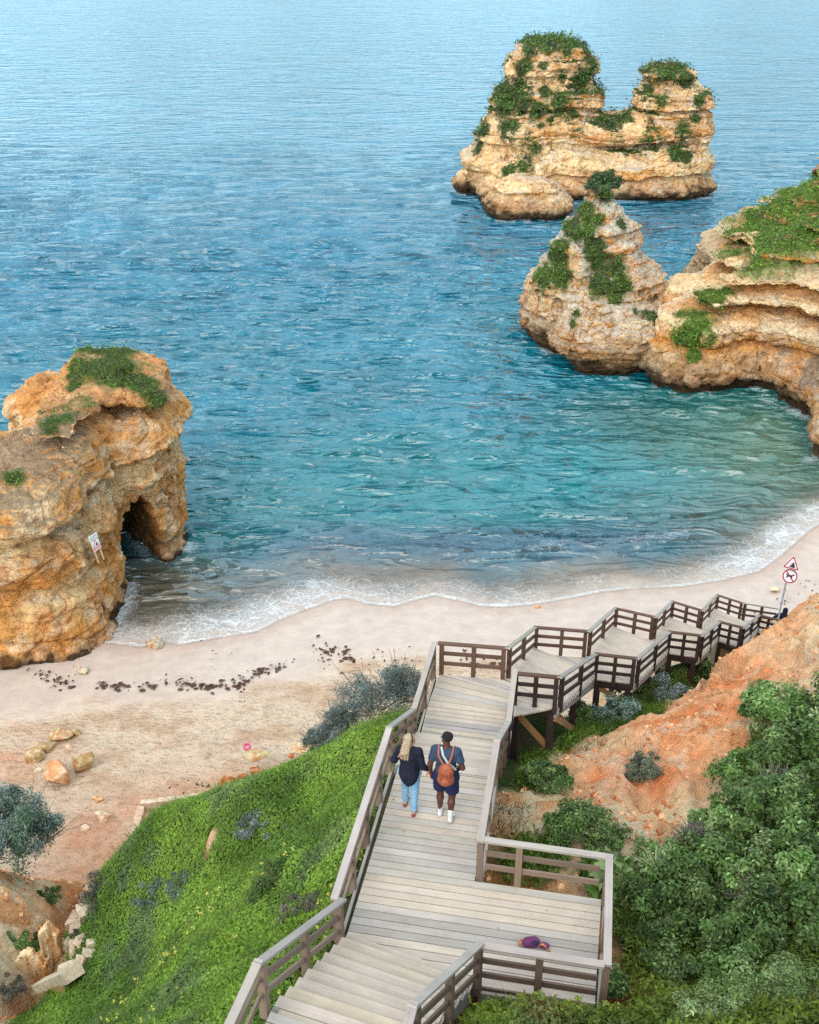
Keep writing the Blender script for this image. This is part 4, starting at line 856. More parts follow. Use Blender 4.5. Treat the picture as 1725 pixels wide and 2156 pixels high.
# shrub on the far bank
p = hit(48, 1850) + [-.1, .3, 1.25]; shrub("shrub", "large blue-grey bush on the gully bank in front of the boulders", "shrub", p, [1.15, 1.05, 1.45], 16000, .10, GRY, 60, aspect=.3, stems=30)
for px, py, rx, pal, lab in [(105,1895,.35,GRN,"green tuft at the end of the pale bank"),(40,1990,.4,BRT,"fresh green tuft growing on the lower pale bank"),(75,1990,.25,GRN,"small green tuft beside the weathered slab on the bank"),(15,2090,.35,DRY,"dry grey bush in the bottom corner of the gully"),(210,1880,.5,DRY,"dead grey bush where the green slope meets the rubble")]:
    p = hit(px, py); shrub("shrub", lab, "shrub", p + [0, .05, .05], [rx, rx, rx * .7], 1500, .07, pal, 14, aspect=.3, stems=18 if pal is DRY else 0, group="tufts along the gully")
for px, py, rx, rz, pal, lab in [(545,1745,.5,.22,SIL,"silvery patch of scrub high on the left slope"),(330,1900,.55,.3,GRY,"blue-grey scrub low on the left slope"),(390,1870,.4,.25,GRY,"small grey scrub in the middle of the left slope"),(600,1850,.45,.3,GRN,"dark leafy clump halfway up the left slope"),(640,1930,.4,.3,DRY,"dry flower-headed clump near the bend of the railing"),(560,1890,.3,.2,GRN,"little dark clump on the left slope by the flowers")]:
    p = hit(px, py); shrub("shrub", lab, "shrub", p + [0, 0, .03], [rx, rx, rz], 1700, .06, pal, 18, aspect=.35, stems=8, group="scrub dotted on the left slope")
# pale scrub and succulents nearest the camera
for px, py, rx, lab in [(1600,2130,.75,"pale green scrub filling the bottom corner"),(1500,2150,.5,"pale scrub next to the red-tipped succulents"),(1700,2100,.7,"pale scrub on the outermost bottom edge")]:
    p = hit(px, py); shrub("shrub", lab, "shrub", p + [0, 0, .0], [rx, rx * .8, .28], 6000, .055, [[.16, .23, .075], [.21, .28, .11], [.12, .19, .055]], 30, aspect=.4, group="pale scrub in the bottom corner")
for px, py, rx, lab in [(1090,2075,.45,"weeds in front of the platform's near railing, nearest the stairs"),(1180,2080,.5,"weeds in front of the middle of the platform's near railing"),(1250,2105,.4,"weeds below the platform's near outer corner")]:
    p = hit(px, py); shrub("shrub", lab, "weeds", p + [0, .1, .12], [rx, rx * .7, .4], 2600, .075, BRT, 20, aspect=.4, group="weeds below the platform")
def succulent(px, py, lab, n, cols):
    p = hit(px, py); root = empty("succulent", tuple(p)); tag(root, lab, "succulent", "red-tipped succulents in the bottom corner")
    P = p + np.stack([rng.normal(0, .28, n), rng.normal(0, .16, n), np.zeros(n)], 1); P[:, 2] = hz(P[:, 0], P[:, 1]); col = np.array(cols)[rng.integers(0, len(cols), n)] * rng.uniform(.7, 1.3, (n, 1))
    blades("leaves", P, rng.uniform(.07, .15, n), rng.uniform(.1, .8, n), rng.uniform(.015, .03, n), col, M_leaf, root)
OR_ = [[.42, .16, .07], [.45, .22, .10], [.18, .20, .06], [.30, .24, .07]]
for px, py, lab, cols in [(1120,2120,"orange and green succulent patch furthest from the pale scrub",OR_),(1200,2110,"orange-tipped succulent in the middle of its row",OR_),(1265,2095,"red-tipped succulent beside the hole",[[.5,.09,.06],[.3,.2,.06],[.15,.18,.06]]),(1320,2105,"red and grey succulent by the dark stones",[[.42,.12,.08],[.2,.2,.08]])]: succulent(px, py, lab, 900, cols)
# variegated agave
p = hit(1385, 1845); ag = empty("agave", tuple(p)); tag(ag, "yellow striped agave rosette at the edge of the thicket", "agave")
for i in range(16):
    a = i * 2.4 + .3; el = .45 + .75 * (i / 16); d = np.array([math.cos(a) * math.cos(el), math.sin(a) * math.cos(el), math.sin(el)]); sd = np.array([-math.sin(a), math.cos(a), 0]); L = .5; V = []; C = []
    up = np.cross(sd, d)
    for t, w_ in ((0, .035), (.35, .05), (.7, .035), (1, .003)):
        q = p + d * L * t - np.array([0, 0, .12 * t * t]) + [0, 0, .12]
        for s_, cc in ((-1, (.55, .55, .25)), (-.45, (.10, .20, .09)), (.45, (.10, .20, .09)), (1, (.55, .55, .25))): V.append(q + sd * w_ * s_ - up * .012 * (1 - abs(s_))); C.append(cc)
    F = [(r * 4 + k, r * 4 + k + 1, r * 4 + k + 5, r * 4 + k + 4) for r in range(3) for k in range(3)]
    mesh_obj("leaf", np.array(V), np.array(F), M_leaf, ag, False, np.array(C))
# ------------------------------------------------------------------ sea stacks and headland
def lobe(G, yc, rows, p=2.7):
    """rows: (pixel row, left pixel, right pixel, thickness towards us, thickness away) of the rock's outline at distance yc."""
    R = []
    for py, a, b, tf, tb in rows:
        A = W(a, py, yc); Bq = W(b, py, yc); R.append((A[2], A[0], Bq[0], tf, tb))
    R = np.array(sorted(R)); z = G[..., 2]; I = lambda k: np.interp(z, R[:, 0], R[:, k]).astype(np.float32)
    xl, xr, tf, tb = I(1), I(2), I(3), I(4); ax = np.maximum((xr - xl) / 2, .05); ay = np.maximum((tf + tb) / 2, .05)
    ux = np.abs(G[..., 0] - (xl + xr) / 2) / ax; uy = np.abs(G[..., 1] - (yc + (tb - tf) / 2)) / ay
    q = (ux ** p + uy ** p) ** (1 / p) + 1e-4
    gq = np.sqrt((ux ** (p - 1) / ax) ** 2 + (uy ** (p - 1) / ay) ** 2) * q ** (1 - p) + 1e-3
    f = np.clip((q - 1) / np.maximum(gq, .08), -6, 8)
    return smax(f, z - R[-1, 0], .5)
_st = np.random.default_rng(3)
STR = np.repeat(_st.random(400), _st.integers(1, 4, 400))
def strata(z, step=.42):
    i = np.clip((z + 10) / step, 0, len(STR) - 2); k = i.astype(int); t = sstep(.80, 1.0, i - k); return STR[k] * (1 - t) + STR[k + 1] * t
def roughen(f, G, big=1.2, mid=.7, strat=.7, dip=(0, 0), step=.42, crev=.5):
    zz = G[..., 2] + G[..., 0] * dip[0] + G[..., 1] * dip[1] + 1.1 * (fbm(G * .16 + 3, 3) - .5)
    f = f + big * (fbm(G * [.22, .22, .3], 3) - .5) + mid * (fbm(G * [.75, .75, .95] + 11, 4) - .5) + strat * (strata(zz, step) - .5)
    cr = ridge(G * [.42, .42, .12] + 21, 2); return f + crev * sstep(.86, .97, cr), zz
CREAM, OCHRE, PALE, DARKR, RUST, GREYR = lin(236, 203, 153), lin(224, 162, 92), lin(240, 222, 192), lin(62, 48, 34), lin(206, 132, 68), lin(196, 186, 170)
def rock_cols(V, Nn, zz, warm=.5, tide=.9, grey=.3, seed=0):
    Bc = lambda c: np.broadcast_to(c, V.shape); n1 = fbm(V * .35 + seed, 4); n2 = fbm(V * [1.2, 1.2, 1.6] + seed + 9, 4); n3 = fbm(V * [1.6, 1.6, .35] + seed + 20, 3)
    s1 = strata(zz * .55 + 20, .42)
    t = np.clip(s1 * .8 + (n1 - .5) * 1.6 + (warm - .5) * .9, 0, 1); c = mixc(Bc(CREAM), Bc(OCHRE), sstep(.25, .8, t))
    c = mixc(c, Bc(PALE), sstep(.5, .68, n2) * .6); c = mixc(c, Bc(RUST), sstep(.56, .7, n3) * (.35 + .5 * warm) * (1 - np.clip(Nn[:, 2], 0, 1)))
    c = mixc(c, Bc(GREYR), np.clip(sstep(.1, .7, Nn[:, 2]) * sstep(.35, .6, n1 + (grey - .3)) * 1.2 * (.4 + grey), 0, .9))
    pit = sstep(.66, .74, fbm(V * 2.6 + seed, 3)); c = mixc(c, Bc(lin(150, 104, 62)), pit * .5)
    tz = V[:, 2] + (n2 - .5) * 1.6 + (n1 - .5) * 1.4 + (n3 - .5) * .8
    c = mixc(c, Bc(lin(150, 120, 92)), sstep(tide * 2.2, tide * 1.1, tz) * .7); c = mixc(c, Bc(DARKR), sstep(tide * 1.25, tide * .55, tz) * .95); return c
VEGG = [[.035, .08, .015], [.055, .115, .02], [.03, .06, .018], [.06, .075, .035]]
def make_rock(name, label, lo, hi, h, fld, warm=.5, tide=.9, grey=.3, seed=0, veg=None, patches=(), lush=0.0, dens=26, leaf=.22, cat="rock", rough={}, extra=None, tones=None, fine=.10, wx={}):
    G = grid3(lo, hi, h); f = fld(G); f, zz = roughen(f, G, **rough)
    if extra is not None: f = extra(G, f, zz)
    f = np.maximum(f, lo[2] + 2 * h - G[..., 2]).astype(np.float32)
    V, F = surface_nets(f, lo, h); del G
    V, F = subdivide(V, F); Nn = vert_normals(V, F)
    zz = V[:, 2] + V[:, 0] * rough.get('dip', (0, 0))[0] + V[:, 1] * rough.get('dip', (0, 0))[1] + 1.1 * (fbm(V * .16 + 3, 3) - .5)
    V, i1, i2, k1, k2 = weather(V, F, Nn, zz, seed, **wx); Nn = vert_normals(V, F)
    zz = V[:, 2] + V[:, 0] * rough.get('dip', (0, 0))[0] + V[:, 1] * rough.get('dip', (0, 0))[1] + 1.1 * (fbm(V * .16 + 3, 3) - .5)
    c = rock_cols(V, Nn, zz, warm, tide, grey, seed)
    c = c * (.92 + .16 * i1 * .6 + .12 * i2 * .5)[:, None]; c = mixc(c, np.broadcast_to(lin(186, 120, 62), V.shape), np.clip(sstep(.6, .85, i1) * .25 + k1 * .22 + k2 * .10, 0, .6) * (V[:, 2] > tide))
    st_ = rough.get('step', .42); q_ = np.clip((zz + 10) / st_, 0, len(STR) - 2); k_ = q_.astype(int); jump = np.abs(STR[k_ + 1] - STR[k_])
    ln = np.exp(-(((q_ - k_) - .9) / .07) ** 2) * sstep(.15, .4, jump) * (1 - np.clip(Nn[:, 2], 0, 1)) * sstep(.35, .55, fbm(V * [.5, .5, 2] + 61, 3))
    c = mixc(c, np.broadcast_to(lin(138, 88, 46), V.shape), ln * .6 * (V[:, 2] > tide * .8))
    if tones is not None: c = tones(V, Nn, c)
    cov = np.zeros(len(V)); 
    if veg is not None: cov = np.maximum(cov, veg(V, Nn))
    px, py, dep = proj(V); nv = fbm(V * 1.1 + seed + 40, 4)
    for qx, qy, rad in patches:     # a growing place: the surface spot seen at a pixel, and its radius in metres
        m = np.where((px - qx) ** 2 + (py - qy) ** 2 < 60)[0]
        if len(m) == 0: m = np.where((px - qx) ** 2 + (py - qy) ** 2 < 500)[0]
        if len(m) == 0: continue
        s_ = V[m[np.argmin(dep[m])]]; d = np.sqrt((((V - s_) * [1, .7, 1]) ** 2).sum(1)); cov = np.maximum(cov, sstep(1.25, .55, d / rad + (nv - .5) * 1.5))
    c = mixc(c, np.broadcast_to(np.array([.06 + .04 * lush, .085 + .08 * lush, .024]), V.shape) * (.6 + .9 * nv)[:, None], np.clip(cov ** 1.5 * 1.1, 0, 1))
    o = mesh_obj(name, V, F, M_rock, None, False, c); tag(o, label, cat)
    m = np.where(cov > .10)[0]
    if len(m):
        A = (h * h) * len(m) / 4; A *= (cov[m] ** 1.5).mean(); n = int(A * dens * 1.35); pick = rng.choice(m, n, p=cov[m] ** 1.5 / (cov[m] ** 1.5).sum()); P = V[pick] + rng.normal(0, h * .6, (n, 3)) + Nn[pick] * rng.uniform(0, leaf * .8, (n, 1)) * (1 + 1.2 * (nv[pick] > .56))[:, None]
        pal = np.array(VEGG); g1 = fbm(P * .7 + 5, 3); col = mixc(np.broadcast_to(np.array([.065 + .07 * lush, .14 + .13 * lush, .02]), P.shape), np.broadcast_to(np.array([.045, .07, .03]), P.shape), sstep(.45, .62, g1) * (1 - .65 * lush)) * rng.uniform(.6, 1.5, (n, 1))
        col[rng.random(n) < .1] = [.09, .085, .06]
        leaf_cards("ground_cover", P, Nn[pick] + rng.normal(0, .5, (n, 3)) + [0, 0, .4], rng.uniform(.6, 1.4, n) * leaf, col, M_leaf, o, aspect=.5)["kind"] = "stuff"
    return o, V, Nn

def worley(P, sd=0):
    """distance to the two nearest scattered points and the id of the nearest."""
    i0 = np.floor(P).astype(np.int32); f1 = np.full(len(P), 9., np.float32); f2 = f1.copy(); idn = np.zeros(len(P), np.float32)
    for dx in (-1, 0, 1):
        for dy in (-1, 0, 1):
            for dz in (-1, 0, 1):
                c = i0 + [dx, dy, dz]; a = (c + sd) & 63; j = [_tab[a[:, 0], a[:, 1], a[:, 2]], _tab[a[:, 1], a[:, 2], a[:, 0]], _tab[a[:, 2], a[:, 0], a[:, 1]]]
                d = np.sqrt(sum((c[:, k] + j[k] - P[:, k]) ** 2 for k in range(3))); m = d < f1; f2 = np.where(m, f1, np.minimum(f2, d)); f1 = np.where(m, d, f1); idn = np.where(m, _tab[a[:, 2], a[:, 1], a[:, 0]], idn)
    return f1, f2, idn
def subdivide(V, F):
    E = np.stack([F, np.roll(F, -1, 1)], -1).reshape(-1, 2); E.sort(1); key = E[:, 0].astype(np.int64) * len(V) + E[:, 1]; u, first, inv = np.unique(key, return_index=True, return_inverse=True)
    e = E[first]; mid = (V[e[:, 0]] + V[e[:, 1]]) / 2; ce = V[F].mean(1); n = len(V); me = n + inv.reshape(-1, 4); cf = n + len(mid) + np.arange(len(F))
    # pull the old corners in a little so the finer sheet stays smooth
    return np.concatenate([V, mid, ce]), np.concatenate([np.stack([F[:, k], me[:, k], cf, me[:, k - 1]], 1) for k in range(4)])
def weather(V, F, Nn, zz, seed, s1=.5, a1=.20, s2=1.5, a2=.09, lay=.30, bed=.22, fine=.07):
    """break the smooth body into blocks, cracks and thin beds."""
    w_ = (fbm(V * .9 + seed, 3)[:, None] - .5) * [1.0, .8, .5]
    f1, f2, i1 = worley((V + w_) * [s1, s1, s1 * 1.5] + seed, 3); g1, g2, i2 = worley((V + w_ * .5) * [s2, s2, s2 * 1.4] + seed, 9)
    steep = 1 - np.clip(Nn[:, 2], 0, 1) ** 2; bz = (i1 - .5)
    d = a1 * (bz * .9 - .9 * np.exp(-(f2 - f1) / .06)) + a2 * ((i2 - .5) - .9 * np.exp(-(g2 - g1) / .07)) + bed * (strata(zz * 1.0 + 3, lay) - .5) * 2 * steep + fine * 4 * (fbm(V * 2.6 + seed, 4) - .5)
    return V + Nn * d[:, None], i1, i2, np.exp(-(f2 - f1) / .05), np.exp(-(g2 - g1) / .08)
# the far two-towered stack
def f_stack(G):
    a = lobe(G, 129, [(74,1135,1175,1.2,2.5),(84,1105,1210,2.5,3.5),(100,1086,1236,3.4,4),(130,1070,1252,4,4.2),(165,1055,1262,4.4,4.5),(200,1045,1264,4.8,5),(222,1037,1256,5,5),(240,1030,1252,5.2,5),(275,1010,1290,5.6,5.2),(330,972,1310,6.2,5.5),(400,980,1330,6.2,5.5),(470,985,1340,6.2,5.5)])
    b = lobe(G, 127.5, [(137,1380,1425,1.2,2),(148,1356,1460,2.4,2.6),(175,1347,1480,3,3),(210,1344,1489,3.4,3.2),(235,1330,1493,3.8,3.4),(262,1290,1500,4.2,3.6),(320,1250,1503,4.8,4),(360,1240,1494,4.6,4),(430,1240,1490,4.6,4)])
    s = lobe(G, 128, [(240,1255,1350,2.4,2.6),(262,1200,1400,4.0,4),(330,1050,1480,5.2,4.6),(440,1060,1470,5,4.6)])
    c = lobe(G, 117.5, [(372,1072,1140,1.6,2.5),(392,1040,1186,2.6,4),(425,1026,1194,3.2,5),(470,1020,1190,3.4,5),(500,1020,1190,3.4,5)], 3.0)
    k = lobe(G, 123.5, [(318,1085,1140,1.6,2.6),(345,1050,1150,2.6,3),(400,1010,1170,3,3),(460,1000,1170,3,3)])
    e = lobe(G, 127, [(352,970,985,.8,1),(375,962,1000,1.4,2),(420,962,1010,1.4,2)])
    f = smin(smin(a, b, 1.2), s, 1.4); f = smin(f, k, .8); f = smin(f, c, .5); return smin(f, e, .4)
def x_stack(G, f, zz):   # the long open bedding joint across the middle
    z0 = W(1300, 318, 123)[2]
    f = f + 1.3 * np.exp(-((zz - z0 - .3) / .28) ** 2) * sstep(17, 21, G[..., 0]) * sstep(30.5, 27, G[..., 0]); f = f + .5 * np.exp(-((zz - z0 - 1.1) / .2) ** 2)
    return f - .35 * np.exp(-((G[..., 2] - 1.0) / .9) ** 2) + .5 * np.exp(-((G[..., 2] - .0) / .3) ** 2)
def v_stack(V, Nn):
    n = fbm(V * .42 + 60, 4); t = sstep(9.5, 14.6, V[:, 2]) * .12; left = sstep(18, 12, V[:, 0]) * .08; return sstep(.60, .70, n + t + left * sstep(6, 9, V[:, 2]) + .26 * np.clip(Nn[:, 2], 0, 1) - .10 + .10 * sstep(14.2, 15.2, V[:, 2]) - .4 * sstep(5.0, 3.2, V[:, 2]))
stackp = [(1150,86,1.5),(1110,100,1.0),(1095,140,1.0),(1200,100,.7),(1068,190,.9),(1150,190,.9),(1185,170,.5),(1100,220,.9),(1150,130,.6),(1140,230,1.4),(1180,215,1.0),(1050,230,1.4),(1240,160,1.0),(1060,265,1.0),(1010,275,1.0),(1100,345,1.3),(1065,358,1.0),(1125,322,.9),(1400,152,1.6),(1450,170,1.1),(1360,180,.7),(1440,262,1.0),(1470,255,.7),(1425,330,1.0),(1450,332,.7),(1480,210,.8),(1395,205,.6),(1140,262,.5),(1220,240,.7),(1000,305,.8),(1290,225,.5)]
STACK, SV, _ = make_rock("sea_stack", "largest and farthest sea stack, cream and ochre with two green-topped towers", (3, 110, -.8), (36, 137, 17), .19, f_stack, warm=.36, tide=1.0, grey=.25, seed=1, veg=v_stack, patches=stackp, dens=13, leaf=.34, rough=dict(big=1.0, mid=.55, strat=.7, step=.55, crev=.6), extra=x_stack, wx=dict(s1=.42, a1=.15, s2=1.1, a2=.08, bed=.30, lay=.42, fine=.07))
# the pointed stack in front of it
def f_pinn(G):
    a = lobe(G, 79, [(396,1260,1288,.7,.8),(425,1226,1312,1.3,1.4),(470,1192,1338,2.2,2.0),(520,1160,1366,2.7,2.6),(560,1130,1386,3.4,3),(600,1110,1402,4,3.4),(640,1106,1408,4.4,3.6),(700,1115,1404,4.4,3.8),(800,1125,1400,4.4,3.8)], 1.9)
    b = lobe(G, 74.5, [(636,1215,1300,1.4,3),(655,1180,1390,2.6,4),(690,1162,1398,3.2,5),(720,1166,1392,3.2,5),(732,1190,1370,2.8,5),(790,1200,1360,2.8,5)], 3)
    l = lobe(G, 82, [(575,1108,1150,1.4,2),(600,1100,1190,2.6,3),(650,1104,1200,3,3),(720,1110,1200,3,3)], 2.6)
    return smin(smin(a, b, .6), l, .7)
def x_pinn(G, f, zz):
    sl = G[..., 0] * .62 - G[..., 2] * .78; f = f + .55 * (strata(sl + 6, .8) - .5) * sstep(4.5, 6.5, G[..., 2])
    return f - .3 * np.exp(-((G[..., 2] - 1.9) / .7) ** 2) + .5 * np.exp(-((G[..., 2] - .1) / .4) ** 2)
def t_pinn(V, Nn, c):
    q = sstep(.44, .6, fbm(V * .8 + 71, 3)) * sstep(4.5, 6.5, V[:, 2]); return mixc(c, np.broadcast_to(lin(190, 182, 168), V.shape), q * .85)
pinp = [(1140,570,1.1),(1165,545,.9),(1180,580,.8),(1200,470,1.0),(1225,440,.8),(1235,490,.8),(1250,515,.7),(1265,470,.5),(1285,560,1.3),(1270,600,1.3),(1310,590,1.0),(1290,625,.7),(1250,595,.6),(1310,465,.5),(1215,500,.7),(1180,505,.7),(1210,655,.35),(1212,680,.3),(1370,655,.7),(1345,650,.5),(1240,535,.6),(1265,400,.7),(1175,520,.6)]
PINN, PV, PN = make_rock("sea_stack", "pointed grey and ochre sea stack with grassy ledges and a bush on its tip", (6.5, 66, -.8), (22, 87, 13.5), .14, f_pinn, warm=.55, tide=1.35, grey=.5, seed=7, patches=pinp, dens=40, leaf=.18, lush=.25, rough=dict(big=.4, mid=.75, strat=.45, step=.5, crev=.6), extra=x_pinn, tones=t_pinn)
t_ = W(1272, 384, 79); shrub("shrub", "dark round bush crowning the pointed sea stack", "shrub", t_ + [0, 0, -.15], [1.1, 1.0, .95], 7000, .17, [[.045, .085, .03], [.065, .105, .035], [.035, .07, .028]], 46)
# the headland that closes the cove
HL = [U(x, y, 0)[:2] for x, y in [(1352,792),(1368,812),(1400,824),(1450,834),(1500,836),(1540,826),(1580,824),(1625,832),(1665,852),(1695,885),(1708,930),(1712,975),(1760,1005),(1850,1010),(2000,960)]] + [np.array([60, 70]), np.array([62, 108]), np.array([40, 106]), np.array([29, 101])] + [U(1500,568,0)[:2], U(1447,603,0)[:2], U(1436,622,0)[:2], U(1470,655,0)[:2]+np.array([0.,0]), U(1420,690,0)[:2], U(1375,700,0)[:2]]
HL = np.array(HL)
def sd_poly(X, Y, P):
    best = np.full(X.shape, 1e9, np.float32); s = np.zeros(X.shape, bool); n = len(P)
    for i in range(n):
        x0, y0 = P[i]; x1, y1 = P[(i + 1) % n]; dx, dy = x1 - x0, y1 - y0; t = np.clip(((X - x0) * dx + (Y - y0) * dy) / (dx * dx + dy * dy + 1e-9), 0, 1)
        best = np.minimum(best, (X - x0 - t * dx) ** 2 + (Y - y0 - t * dy) ** 2); s ^= ((y0 > Y) != (y1 > Y)) & (X < (x1 - x0) * (Y - y0) / (y1 - y0 + 1e-12) + x0)
    return np.where(s, -1, 1) * np.sqrt(best)
TP = []   # top of the headland: measured spots
for px, py, z in [(1400,640,3.6),(1385,720,3.0),(1450,690,4.6),(1410,730,4.2),(1490,605,4.9),(1540,612,5.4),(1500,700,5.2),(1530,640,6.0),(1560,600,6.6),(1600,560,7.8),(1625,505,9.0),(1680,490,9.2),(1725,472,9.5),(1545,450,6.6),(1490,478,5.0),(1475,500,4.4),(1450,530,3.4),(1600,430,8.0),(1660,405,9.4),(1725,385,10.4),(1850,330,12.0),(1800,440,10.6),(1900,480,10.6),(1560,490,7.0),(1520,520,4.8),(1455,575,3.0),(1440,605,2.4)]:
    q = U(px, py, z); TP.append((q[0], q[1], z))
TP = np.array(TP + [(60, 90, 12), (45, 72, 11), (34, 66, 10), (28, 62, 8.5)])
def hl_top(X, Y):
    D = (X[..., None] - TP[:, 0]) ** 2 + (Y[..., None] - TP[:, 1]) ** 2 + .4; w_ = D ** -1.6; return (w_ * TP[:, 2]).sum(-1) / w_.sum(-1)
def f_head(G):
    sd = sd_poly(G[..., 0][:, :, 0], G[..., 1][:, :, 0], HL)[..., None]; tp = hl_top(G[..., 0][:, :, 0], G[..., 1][:, :, 0])[..., None]; z = G[..., 2]
    ins = np.interp(z, [-1, .2, 1.2, 2.4, 4, 6, 8, 9.5, 12], [.0, .25, -.05, .2, .9, 1.5, 2.0, 3.2, 5]) * np.clip(tp / 8, .35, 1)
    return smax(sd + ins, z - tp, .9).astype(np.float32)
def x_head(G, f, zz):
    bed = G[..., 2] - .0
    for z0, a, wd in ((4.30, 1.25, .42), (5.75, 1.15, .36), (7.1, .6, .22), (2.4, .45, .25)): f = f + a * np.exp(-(np.abs(zz - z0) / wd) ** 3) * sstep(15.5, 19, G[..., 0])
    f = f - .45 * np.exp(-((zz - 3.5) / .32) ** 2) - .4 * np.exp(-((zz - 5.1) / .26) ** 2) - .3 * np.exp(-((zz - 6.4) / .25) ** 2)
    return f + .4 * np.exp(-((G[..., 2] - .0) / .4) ** 2)
def v_head(V, Nn):
    n = fbm(V * .5 + 90, 3); tp = hl_top(V[:, 0], V[:, 1]); up = sstep(-.1, .25, Nn[:, 2]); 
    return up * sstep(1.5, .9, np.abs(tp - V[:, 2])) * sstep(5.6, 6.8, V[:, 2] + (n - .5) * 2.5) * sstep(19, 22, V[:, 0]) * sstep(69, 72.5, V[:, 1])
def t_head(V, Nn, c):
    zq = V[:, 2] - .03 * V[:, 0] + 1.1 * (fbm(V * .16 + 3, 3) - .5)
    for z0, wd in ((4.30, .5), (5.75, .42), (2.4, .3)): c = mixc(c, np.broadcast_to(lin(214, 146, 72), V.shape), np.exp(-(np.abs(zq - z0) / wd) ** 4) * .75)
    for z0, wd in ((3.5, .35), (5.1, .3), (6.5, .4)): c = mixc(c, np.broadcast_to(lin(240, 218, 180), V.shape), np.exp(-(np.abs(zq - z0) / wd) ** 4) * .5)
    q = sstep(.5, .62, fbm(V * .5 + 5, 3)) * sstep(9, 6.5, np.abs(V[:, 0] - 30)) * sstep(4.2, 2.5, V[:, 2]); c = mixc(c, np.broadcast_to(lin(130, 120, 110), V.shape), q * .7)
    q2 = sstep(84, 88, V[:, 1]) * sstep(7, 4.5, V[:, 2]); return mixc(c, np.broadcast_to(lin(176, 156, 130), V.shape), q2 * .6)
HEAD, HV, HN = make_rock("headland", "banded ochre cliff headland with green top curving round the cove", (11, 54, -.8), (46, 104, 13), .2, f_head, warm=.55, tide=1.3, grey=.25, seed=13, veg=v_head, patches=[(1450,680,1.5),(1440,710,1.2),(1465,660,1.0),(1490,612,1.1),(1470,610,.7),(1520,605,.7),(1420,715,.8),(1455,740,.6)], dens=26, leaf=.2, lush=.8, rough=dict(big=1.0, mid=.7, strat=1.0, dip=(-.03, .0), step=.55, crev=.6), extra=x_head, tones=t_head)
# the arch rock on the left
def f_arch(G):
    a = lobe(G, 50.2, [(768,165,271,1.0,1.6),(785,145,314,1.8,2.4),(815,128,341,2.6,3),(850,100,344,3.4,3.4),(885,62,374,4,3.6),(930,40,384,4.4,3.8),(960,10,370,4.2,3.6),(985,-30,376,4.2,3.6),(1010,-60,385,4.4,3.8),(1050,-80,382,3.9,3.4),(1110,-90,388,3.5,1.8),(1180,-100,384,3.6,.9),(1260,-100,382,3.6,.9)], 2.8)
    l = lobe(G, 52, [(806,80,150,1.2,1.2),(825,44,150,1.6,1.6),(840,36,190,2,2),(930,24,220,2.4,2.2),(1100,0,220,2.4,2.2),(1200,-10,220,2.4,2.2)], 2.8)
    b = lobe(G, 42.3, [(985,-160,110,1.6,3),(1003,-170,152,2.4,4),(1050,-170,170,3,5),(1100,-170,166,3.1,5),(1122,-170,152,2.7,5),(1150,-170,172,2.8,5),(1200,-170,205,3.0,5),(1250,-170,216,3.3,5),(1300,-170,238,3.5,5),(1340,-170,236,3.4,5),(1400,-170,225,3.2,5)], 3.2)
    m = lobe(G, 44.8, [(985,-60,180,2,2.5),(1020,-60,225,2.2,3.5),(1100,-60,232,2.0,4),(1180,-60,242,2.0,4),(1230,-60,242,2.0,4),(1300,-60,240,2.0,4)], 2.6)
    d = lobe(G, 45, [(905,96,150,1.2,2),(930,46,170,2,2.4),(965,-50,175,2.4,2.4),(990,-80,175,2.6,2.6),(1100,-80,170,3,4),(1300,-80,170,3,4)], 2.4)
    f = smin(smin(a, m, .8), b, .55); f = smin(f, l, .5); f = smin(f, d, .6); return f
ARC = U(306, 1188, 0); _ax = np.array([-.616, .788]); _pn = np.array([.788, .616])
def x_arch(G, f, zz):
    rx, ry = G[..., 0] - ARC[0], G[..., 1] - ARC[1]; t = rx * _pn[0] + ry * _pn[1]; al = rx * _ax[0] + ry * _ax[1]; z = G[..., 2]
    wob = .2 * (fbm(G * .7 + 4, 2) - .5); wl = np.interp(z, [-1, .3, 1.5, 2.7, 3.6, 4.3], [1.5, 1.45, 1.3, 1.0, .5, -.1]) + wob; wr = np.interp(z, [-1, .3, 1.0, 2.2, 3.3, 4.3], [.66, .70, .85, .75, .4, -.1]) + wob
    tun = np.maximum(t - wr, -t - wl); f = np.where(al > -4, smax(f, -tun * .9, .2), f)
    f = f + 1.0 * np.exp(-((zz - 7.05 + .5 * np.sin(G[..., 0] * .5)) / .3) ** 2) + (G[..., 1] < 44.5) * (.75 * np.exp(-((G[..., 2] - 5.5 - .35 * np.sin(G[..., 0] * .9)) / .32) ** 2) + .55 * np.exp(-((G[..., 2] - 2.8 - .3 * np.sin(G[..., 0] * .7 + 1)) / .25) ** 2) - .25 * np.exp(-((G[..., 2] - 4.2) / .7) ** 2)) - .3 * np.exp(-((zz - 8.0) / .5) ** 2)
    return f
def v_arch(V, Nn):
    n = fbm(V * .8 + 33, 3); return np.maximum(sstep(8.6, 9.2, V[:, 2] + (n - .5)) * sstep(.2, .5, Nn[:, 2]) * sstep(-16.5, -15.8, V[:, 0]), 0)
